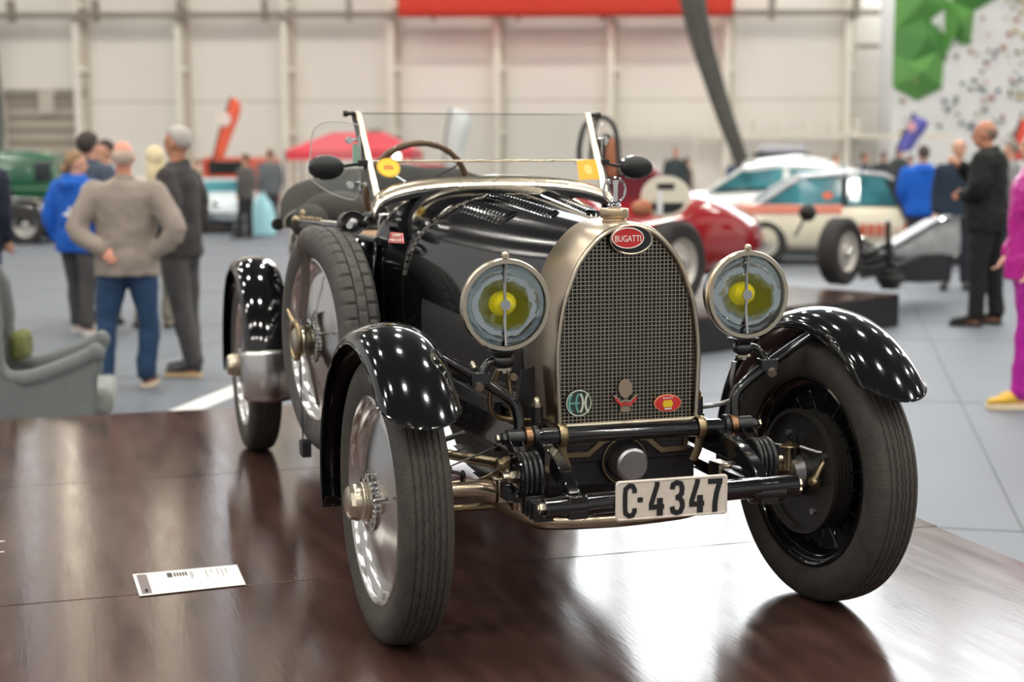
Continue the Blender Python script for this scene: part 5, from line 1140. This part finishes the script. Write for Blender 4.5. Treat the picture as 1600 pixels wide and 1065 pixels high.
for x in (el.x, er.x):
    for y in (-1.5, 1.5): b = MB(); b.cyl((x, y, 0), (x, y, zz), 0.03, n=8); b.build('tent_pole', m_castal, tn)
# ---------------------------------------------------------------- background vehicles
m_tyre2 = mat('plain_tyre_rubber', srgb(48, 46, 46), 0.8); m_hubc = mat('pale_wheel_paint', srgb(196, 192, 184), 0.4, 0.3)
m_teal_glass = mat('teal_tinted_glass', srgb(66, 128, 138), 0.08, coat=0.5, noise=0.5, nscale=2.2); m_dglass = mat('dark_vehicle_glass', srgb(44, 52, 54), 0.06, coat=0.5)
def carwheel(root, loc, r=0.33, w=0.17, rz=0.0, hub=m_hubc, name='wheel'):
    M = Tr(*loc) @ Rz(rz)
    b = MB(); b.lathe([(r*0.58, w*0.4), (r*0.72, w*0.5), (r*0.9, w*0.5), (r, w*0.36), (r, -w*0.36), (r*0.9, -w*0.5), (r*0.72, -w*0.5), (r*0.58, -w*0.4)], 40, closed=True); t = b.build(name, m_tyre2, root, M=M)
    b = MB(); b.lathe([(r*0.60, -w*0.44), (r*0.56, -w*0.38), (r*0.50, -w*0.24), (r*0.22, -w*0.30), (r*0.18, -w*0.5), (r*0.0, -w*0.55)], 32); b.build('wheel_disc', hub, t)
    b = MB(); b.lathe([(0.0, -w*0.66), (r*0.10, -w*0.64), (r*0.12, -w*0.5)], 16); b.build('hub_cap', m_chrome, t)
    b = MB(); b.lathe([(r*0.60, w*0.44), (r*0.5, w*0.3), (0.0, w*0.3)], 24); b.build('wheel_back', m_dark, t)
    return t
def rsec(x, w, z0, z1, y0=0.0, p=0.6, n=20):      # rounded cross-section
    o = []
    for j in range(n):
        a = 2*PI*j/n; c, s_ = math.cos(a), math.sin(a)
        o.append((x, y0+w*math.copysign(abs(c)**p, c), (z0+z1)/2+(z1-z0)/2*math.copysign(abs(s_)**p, s_)))
    return o
def saloon(label, loc, turn, L, Wd, body, cabin, m_body, m_roof, m_gl, wheels=True, zc=0.18, name='car', cat='car', wr=0.33, pil=None, rt=0.07):
    root = empty(name, label, cat, loc, turn)
    b = MB(); b.loft([rsec(x*L, Wd*w, zc if 0.06 < x+0.5 < 0.94 else zc+0.12, z, p=0.45) for x, w, z in body]); b.build('body', m_body, root, angle=50)
    xs = [c[0] for c in cabin]
    # glasshouse: glass loft, then roof and pillars
    b = MB(); b.loft([[(x*L, -Wd*w0*0.94, zb), (x*L, Wd*w0*0.94, zb), (x*L, Wd*w1*0.92, zt-0.03), (x*L, -Wd*w1*0.92, zt-0.03)] for x, w0, w1, zb, zt in cabin]); b.build('windows', m_gl, root, smooth=False)
    b = MB(); cb2 = [c for c in cabin if c[4]-c[3] > 0.2]
    b.loft([rsec(x*L, Wd*w1*0.96, zt-rt, zt+0.02, p=0.5) for x, w0, w1, zb, zt in cb2]); b.build('roof', m_roof, root, angle=50)
    for (x, w0, w1, zb, zt), (x2, w02, w12, zb2, zt2) in ((cabin[0], cb2[0]), (cabin[-1], cb2[-1])):
        for q in (-1, 1): b = MB(); b.tube([(x*L, q*Wd*w0*0.93, zb-0.02), (x2*L, q*Wd*w12*0.93, zt2-0.03)], 0.035, 6); b.build('window_pillar', m_roof, root)
    xm = sum(xs)/len(xs)*L
    for q in (-1, 1): b = MB(); b.tube([(xm, q*Wd*0.88, cabin[1][3]-0.02), (xm, q*Wd*0.80, cabin[1][4]-0.03)], 0.045, 6); b.build('window_pillar', pil or m_roof, root)
    if wheels:
        for x in (-0.32, 0.31):
            for q in (-1, 1): carwheel(root, (x*L, q*(Wd-0.09), wr), wr, 0.18, rz=(PI/2 if q < 0 else -PI/2))
    for q in (-1, 1):
        b = MB(); b.sph((L*0.492, q*Wd*0.68, 0.62), (0.05, 0.09, 0.09), 14, 8); b.build('headlight', m_chrome, root)
        b = MB(); b.sph((-L*0.492, q*Wd*0.72, 0.66), (0.03, 0.09, 0.06), 12, 6); b.build('tail_light', m_red, root)
    for e in (-1, 1):
        b = MB(); b.tube([(e*L*0.47, -Wd*0.98, 0.42), (e*L*0.51, -Wd*0.7, 0.42), (e*L*0.51, Wd*0.7, 0.42), (e*L*0.47, Wd*0.98, 0.42)], 0.04, 8); b.build('bumper', m_chrome, root)
    return root
BODY = [(-0.5, .80, .62), (-0.47, .92, .78), (-0.36, .99, .90), (-0.15, 1.0, .92), (0.12, 1.0, .90), (0.34, .98, .84), (0.46, .92, .76), (0.5, .80, .60)]
CAB = [(-0.36, .9, .9, .86, .88), (-0.20, .95, .80, .88, 1.30), (0.0, .95, .82, .88, 1.36), (0.10, .95, .80, .88, 1.32), (0.22, .92, .9, .84, .86)]
m_creamcar = mat('cream_car_paint', srgb(232, 224, 200), 0.25, coat=0.5); m_whitecar = mat('white_car_paint', srgb(240, 242, 240), 0.2, coat=0.6)
m_orange = mat('orange_paint', srgb(240, 96, 48), 0.4); m_pinkp = mat('pink_orange_stripe', srgb(244, 150, 128), 0.4)
p = hall((1330-800)/FPX*22.5, 22.5, FLOOR)
cc_ = saloon('cream racing coupe with teal windows and orange lettering along its side', tuple(p), T-0.08, 4.25, 0.80, BODY, CAB, m_creamcar, m_castal, m_teal_glass, pil=m_satin)
b = MB(); 
for k in range(6): b.box((0.05+k*0.115+(0.16 if k > 3 else 0), -0.815, 0.52), (0.085, 0.012, 0.17))
for k in range(5): b.box((0.075+k*0.115, -0.822, 0.52), (0.03, 0.012, 0.05))
b.build('side_lettering', mat('orange_red_lettering', srgb(208, 104, 78), 0.5), cc_, smooth=False)
b = MB(); b.box((-1.05, -0.79, 0.82), (1.6, 0.02, 0.13)); b.build('side_stripe', m_pinkp, cc_, bevel=0.01)
b = MB(); b.sph((-0.45, -0.55, 0.97), (0.22, 0.14, 0.14), 16, 10); b.build('orange_seat', m_orange, cc_)
b = MB(); b.prism([(0.34, -0.80, 1.24), (0.52, -0.80, 1.24), (0.84, -0.86, 0.62), (0.66, -0.86, 0.62)], (0, 0.03, 0)); b.build('black_screen_pillar', m_satin, cc_)
p = hall((1205-800)/FPX*26, 26, FLOOR)
CAB2 = [(-0.36, .9, .9, 1.05, 1.07), (-0.22, .95, .82, 1.08, 1.44), (0.0, .95, .84, 1.08, 1.50), (0.12, .95, .82, 1.08, 1.44), (0.26, .92, .9, 1.03, 1.05)]
BODY2 = [(x, w, z+0.17) for x, w, z in BODY]
p = hall((1222-800)/FPX*25, 25, FLOOR)
saloon('white rounded saloon car with curved white roof behind the red racing car', tuple(p), T+PI-0.35, 4.3, 0.88, BODY2, CAB2, m_whitecar, m_whitecar, m_teal_glass, wheels=False, rt=0.16)
p = hall((1240-800)/FPX*27.6, 27.6, FLOOR)
saloon('second white car farther back, only its domed white roof showing', tuple(p), T+0.0, 3.3, 0.80, [(x, w, z+0.25) for x, w, z in BODY], [(-0.30, .9, .9, 1.18, 1.2), (-0.24, .95, .84, 1.2, 1.52), (0.0, .95, .84, 1.2, 1.60), (0.16, .95, .82, 1.2, 1.50), (0.24, .92, .9, 1.16, 1.18)], m_whitecar, m_whitecar, m_teal_glass, wheels=False, rt=0.3)
# white round-topped display behind: dark framed stand
p = hall((1219-800)/FPX*33, 33, FLOOR)
st_ = empty('display_stand', 'dark framed stand with a pale roof far behind the white saloon', 'stand', tuple(p), T)
b = MB(); b.box((0, 0, 1.62), (1.15, 0.6, 0.12)); 
for x in (-0.53, 0.53):
    for y in (-0.27, 0.27): b.box((x, y, 0.80), (0.07, 0.07, 1.6))
b.build('stand_frame', m_dark, st_, smooth=False)
b = MB(); b.box((0, 0, 1.76), (0.95, 0.5, 0.16)); b.build('stand_top', mat('lilac_grey_top', srgb(196, 196, 204), 0.6), st_, bevel=0.03)
# green van and black classic car at the left
m_gvan = mat('dark_green_van_paint', srgb(36, 92, 64), 0.25, coat=0.5)
p = hall((22-800)/FPX*32, 32, FLOOR)
gv = empty('van', 'dark green box-bodied van behind the black classic car', 'van', tuple(p), T+0.03)
b = MB(); b.loft([rsec(x, 0.95, 0.30, z, p=0.35) for x, z in ((-2.3, 1.6), (-2.25, 1.78), (0.6, 1.80), (1.15, 1.72), (1.28, 1.1), (1.75, 1.0), (1.85, 0.9))]); b.build('van_body', m_gvan, gv, angle=50)
b = MB(); b.box((0.95, -0.90, 1.35), (0.34, 0.14, 0.42)); b.build('van_window', m_dglass, gv, bevel=0.03)
b = MB(); b.box((-0.4, -0.945, 1.0), (3.2, 0.03, 0.04)); b.box((-0.1, -0.95, 1.25), (0.8, 0.02, 0.05)); b.build('van_trim', mat('pale_green_trim', srgb(120, 160, 130), 0.4), gv, smooth=False)
for x in (-1.5, 1.1):
    for q in (-1, 1): carwheel(gv, (x, q*0.86, 0.34), 0.34, 0.18, rz=(PI/2 if q < 0 else -PI/2))
p = hall((-22-800)/FPX*29, 29, FLOOR)
bc_ = saloon('black classic car with chrome trim and pale wheel discs at the left edge', tuple(p), T-0.05, 3.6, 0.84, [(x, w, z*1.02) for x, w, z in BODY], [(x-0.1, a, c, d, e) for x, a, c, d, e in CAB], m_black, m_black, m_dglass, wheels=True, wr=0.36)
# orange truck, silver cars
m_tr = mat('orange_red_truck_paint', srgb(204, 84, 60), 0.35, coat=0.3)
p = hall((368-800)/FPX*39, 39, FLOOR)
tr_ = empty('truck', 'orange red truck with one headlight lit, far behind at the left', 'truck', tuple(p), T-0.2)
b = MB(); b.box((0, 0.6, 1.0), (1.4, 2.2, 1.3)); b.box((-0.1, -0.8, 0.75), (1.3, 0.9, 0.7)); b.build('cab', m_tr, tr_, bevel=0.12)
b = MB(); b.box((0.0, -0.5, 1.38), (0.95, 0.06, 0.34)); b.build('truck_windscreen', m_dglass, tr_, bevel=0.03)
b = MB(); b.box((0.1, -1.3, 0.42), (1.1, 0.12, 0.26)); b.build('truck_bumper', m_dark, tr_)
b = MB(); b.sph((0.0, -1.28, 0.75), (0.14, 0.06, 0.14), 16, 8); b.build('headlight', mat('lit_headlight', (1, 0.96, 0.8), 0.3, emit=8), tr_)
b = MB(); b.sph((0.30, -1.28, 0.75), (0.10, 0.06, 0.10), 16, 8); b.build('indicator_light', mat('lit_indicator', (1, 0.5, 0.05), 0.3, emit=2.0), tr_)
for q in (-0.5, 0.5):
    for y in (-0.8, 1.2): carwheel(tr_, (q, y, 0.38), 0.38, 0.2, rz=0 if q < 0 else PI)
p = hall((338-800)/FPX*34, 34, FLOOR)
saloon('pale silver convertible-sized car far behind the dark jacketed person', tuple(p), T-1.1, 4.1, 0.8, BODY, [(x, a, c, d, min(e, 1.15)) for x, a, c, d, e in CAB], mat('silver_car_paint', srgb(206, 218, 222), 0.25, coat=0.5), m_whitecar, m_teal_glass)
p = hall((648-800)/FPX*33, 33, FLOOR)
rc_ = saloon('small red car with a bright lamp seen through the windscreen', tuple(p), T-1.2, 3.9, 0.78, [(x, w, z*1.1) for x, w, z in BODY], [(x, a, c, d*1.1, e*1.08) for x, a, c, d, e in CAB], mat('small_red_car_paint', srgb(206, 66, 60), 0.3, coat=0.5), m_red, m_dglass)
b = MB(); q = atd(620, 244, 30); b.sph((0, 0, 0), (0.07, 0.05, 0.07), 16, 8); 
lm = b.build('lamp_head', mat('lit_round_lamp', (1, 0.95, 0.8), 0.3, emit=4), M=Matrix.Translation(q)); tag(lm, 'small bright round lamp beyond the steering wheel', 'lamp')
b = MB(); b.cyl((0, 0, -0.1), (0, 0, FLOOR-q.z), 0.02, n=8); b.build('lamp_post', m_dark, lm)
# ---------------------------------------------------------------- second platform, red single-seater and bare chassis
A = at(1405, 459, z=0); B_ = at(1080, 497, z=0); dd = (A-B_).normalized(); pn = Vector((-dd.y, dd.x, 0))
p2 = empty('display_platform', 'dark platform under the red racing car in the background', 'platform', (A.x, A.y, FLOOR))
off = Vector((-A.x, -A.y, -FLOOR))
b = MB(); b.prism([q+off-Vector((0, 0, 0.02)) for q in (A, A+pn*2.2, A+pn*2.2-dd*3.4, A-dd*3.4)], (0, 0, 0.02)); b.build('platform_board', m_ply, p2, smooth=False)
b = MB(); b.prism([q+off-Vector((0, 0, 0.299)) for q in (A, A+pn*2.2, A+pn*2.2-dd*3.4, A-dd*3.4)], (0, 0, 0.278)); b.build('platform_base', mat('black_platform_skirt', (0.012, 0.012, 0.014), 0.5), p2, smooth=False)
w1 = at(1052, 478, z=0); w2 = at(1312, 445, z=0)
ang = math.atan2(w2.y-w1.y, w2.x-w1.x)
m_redcar = mat('racing_red_paint', srgb(158, 14, 26), 0.14, coat=0.7); m_maroon = mat('dark_red_cowl', srgb(112, 28, 44), 0.3)
fwd = Vector((math.cos(ang), math.sin(ang), 0)); lft = Vector((-fwd.y, fwd.x, 0))
cen = Vector((w1.x, w1.y, 0))+lft*0.62
rc = empty('racing_car', 'glossy red single-seat racing car with white oval panel on the second platform', 'racing car', tuple(cen), ang)
RS = [(-2.15, .08, .55, .72), (-2.0, .20, .42, .98), (-1.6, .30, .32, 1.12), (-1.0, .36, .24, 1.10), (-0.6, .40, .17, .96), (-0.1, .44, .14, .86), (0.3, .46, .13, .92), (0.8, .46, .13, .96), (1.3, .44, .14, .90), (1.7, .38, .18, .80), (1.95, .28, .24, .70), (2.05, .16, .32, .60)]
b = MB(); b.loft([rsec(x, w, z0, z1, p=0.8, n=32) for x, w, z0, z1 in RS]); b.build('body', m_redcar, rc, angle=60)
b = MB(); b.tube([(0.25, 0.36*math.cos(a), 0.86+0.32*math.sin(a)) for a in [PI*i/16 for i in range(17)]], 0.05, 10); b.loft([rsec(0.26+0.5*k, 0.36*(1-k*0.4), 0.7, 1.18-0.25*k, p=0.9, n=24) for k in (0, 0.3, 0.7, 1)]); b.build('cowl', m_maroon, rc, angle=60)
q0 = (Tr(*cen) @ Rz(ang)).inverted() @ at(1040, 305, y=cen.y-0.36)
FM = (Tr(*cen) @ Rz(ang)).inverted()
def facing(px, py, D): return FM @ atd(px, py, D)
OX = (FM.to_3x3() @ HR); OZ = Vector((0, 0, 1)); OY = (FM.to_3x3() @ HF)
c0 = facing(1040, 307, 12.35)
b = MB(); b.loft([[c0+OX*(0.205*math.cos(j*PI/18))+OZ*(0.172*math.sin(j*PI/18))+OY*d for j in range(36)] for d in (-0.02, 0.02)]); ov = b.build('oval_panel', mat('cream_white_panel', srgb(232, 226, 206), 0.45), rc, angle=60)
b = MB(); b.loft([[c0+OX*(0.15*math.cos(a))+OZ*(-0.05-0.09*math.sin(a))+OY*d for a in [PI*j/12 for j in range(13)]] for d in (-0.03, -0.018)])
b.box(tuple(c0+OX*0.0+OZ*0.085-OY*0.025), (0.14, 0.012, 0.045), rot=FM.to_3x3() @ Rz(T).to_3x3()); b.build('panel_opening', m_under, rc, smooth=False)
b = MB(); b.box(tuple(c0+OX*-0.05+OZ*-0.05-OY*0.035), (0.045, 0.012, 0.19), rot=FM.to_3x3() @ Rz(T).to_3x3()); b.build('panel_strut', m_whitecar, rc, smooth=False)
b = MB(); P = [facing(x, y, 11.8) for x, y in ((905, 258), (906, 225), (914, 196), (930, 184), (950, 186), (962, 205), (966, 240), (968, 275))]; b.tube(smoothpath(P, 5), 0.021, 12)
b.tube(smoothpath([facing(x, y, 11.9) for x, y in ((934, 186), (926, 215), (922, 260))], 4), 0.016, 10); b.build('roll_hoop', m_satin, rc)
c1 = facing(948, 245, 12.1); b = MB(); b.sph(tuple(c1), (0.10, 0.10, 0.20), 18, 12); b.build('headrest', m_satin, rc)
c1 = facing(956, 248, 12.0); b = MB(); b.sph(tuple(c1), (0.05, 0.05, 0.17), 18, 12); b.build('headrest_trim', mat('orange_tan_leather', srgb(176, 112, 78), 0.6), rc)
c1 = facing(1003, 325, 12.3); b = MB(); b.sph(tuple(c1), (0.12, 0.07, 0.07), 18, 12); b.build('cockpit_leather', bpy.data.materials['orange_tan_leather'], rc)
for loc in ((0, -0.62, 0.365), (0, 0.62, 0.365)): carwheel(rc, loc, 0.365, 0.20, rz=(PI/2 if loc[1] < 0 else -PI/2))
for loc in ((-2.3+0.9, -0.66, 0.365),): pass
for q in (-1, 1):
    b = MB(); b.tube([(0, q*0.1, 0.36), (0, q*0.6, 0.365)], 0.03, 10); b.tube([(0.35, q*0.3, 0.42), (0.02, q*0.55, 0.45)], 0.016, 8); b.build('suspension_arm', m_satin, rc)
c1 = facing(1262, 332, 13.9); b = MB(); b.sph(tuple(c1), (0.06, 0.09, 0.085), 16, 10); b.tube([tuple(c1), tuple(c1+Vector((-0.05, 0.1, -0.22)))], 0.012, 8); b.build('rear_view_mirror', m_ink, rc)
# bare chassis with grey fairing
cr = empty('racing_chassis', 'dark open-wheeled racing chassis with long grey fairing right of the red car', 'racing car', (w2.x, w2.y, FLOOR), ang)
FM = (Tr(w2.x, w2.y, FLOOR) @ Rz(ang)).inverted()
zo = -FLOOR
carwheel(cr, (0, 0, zo+0.335), 0.335, 0.20, rz=PI/2+0.05)
b = MB(); G_ = [((1345, 372), 15.2), ((1370, 388), 15.3), ((1400, 384), 15.4), ((1430, 366), 15.6), ((1465, 346), 15.8), ((1498, 338), 16.0)]
top_ = [facing(x, y, D) for (x, y), D in G_]; bot_ = [facing(x, y, D) for (x, y), D in zip([(1348, 392), (1372, 402), (1402, 404), (1434, 402), (1466, 400), (1500, 396)], [g[1] for g in G_])]
bk = FM.to_3x3() @ HF*0.5
b.loft([[a, a*0.5+c*0.5-bk*0.12, c, c+bk, a*0.5+c*0.5+bk*1.1, a+bk] for a, c in zip(top_, bot_)]); b.build('grey_fairing', mat('grey_fairing', srgb(150, 152, 154), 0.35, noise=0.15), cr, angle=70)
b = MB(); b.tube([a-bk*0.08 for a in smoothpath(top_, 4)], 0.022, 8); b.build('fairing_edge', m_chrome, cr)
b = MB(); b.loft([[facing(x, y0, D), facing(x, y1, D), facing(x, y1, D)+bk*1.3, facing(x, y0, D)+bk*1.3] for x, y0, y1, D in ((1352, 405, 430, 15.2), (1400, 400, 440, 15.4), (1440, 396, 442, 15.6), (1480, 396, 440, 15.8))]); b.build('chassis_tub', m_under, cr, bevel=0.02)
b = MB()
for (xa, ya, xb_, yb) in ((1340, 402, 1392, 380), (1340, 412, 1396, 396), (1342, 424, 1398, 408), (1345, 432, 1410, 418), (1388, 345, 1388, 440), (1395, 418, 1440, 400), (1345, 396, 1380, 398)):
    b.tube([facing(xa, ya, 14.95), facing(xb_, yb, 15.1)], 0.028, 8)
b.build('suspension_arm', m_satin, cr)
b = MB(); q = facing(1391, 436, 15.0); b.box(tuple(q), (0.16, 0.16, 0.20)); q = facing(1391, 448, 15.0); b.box((q.x, q.y, zo+0.04), (0.22, 0.22, 0.08)); b.build('axle_stand', m_under, cr, bevel=0.02)
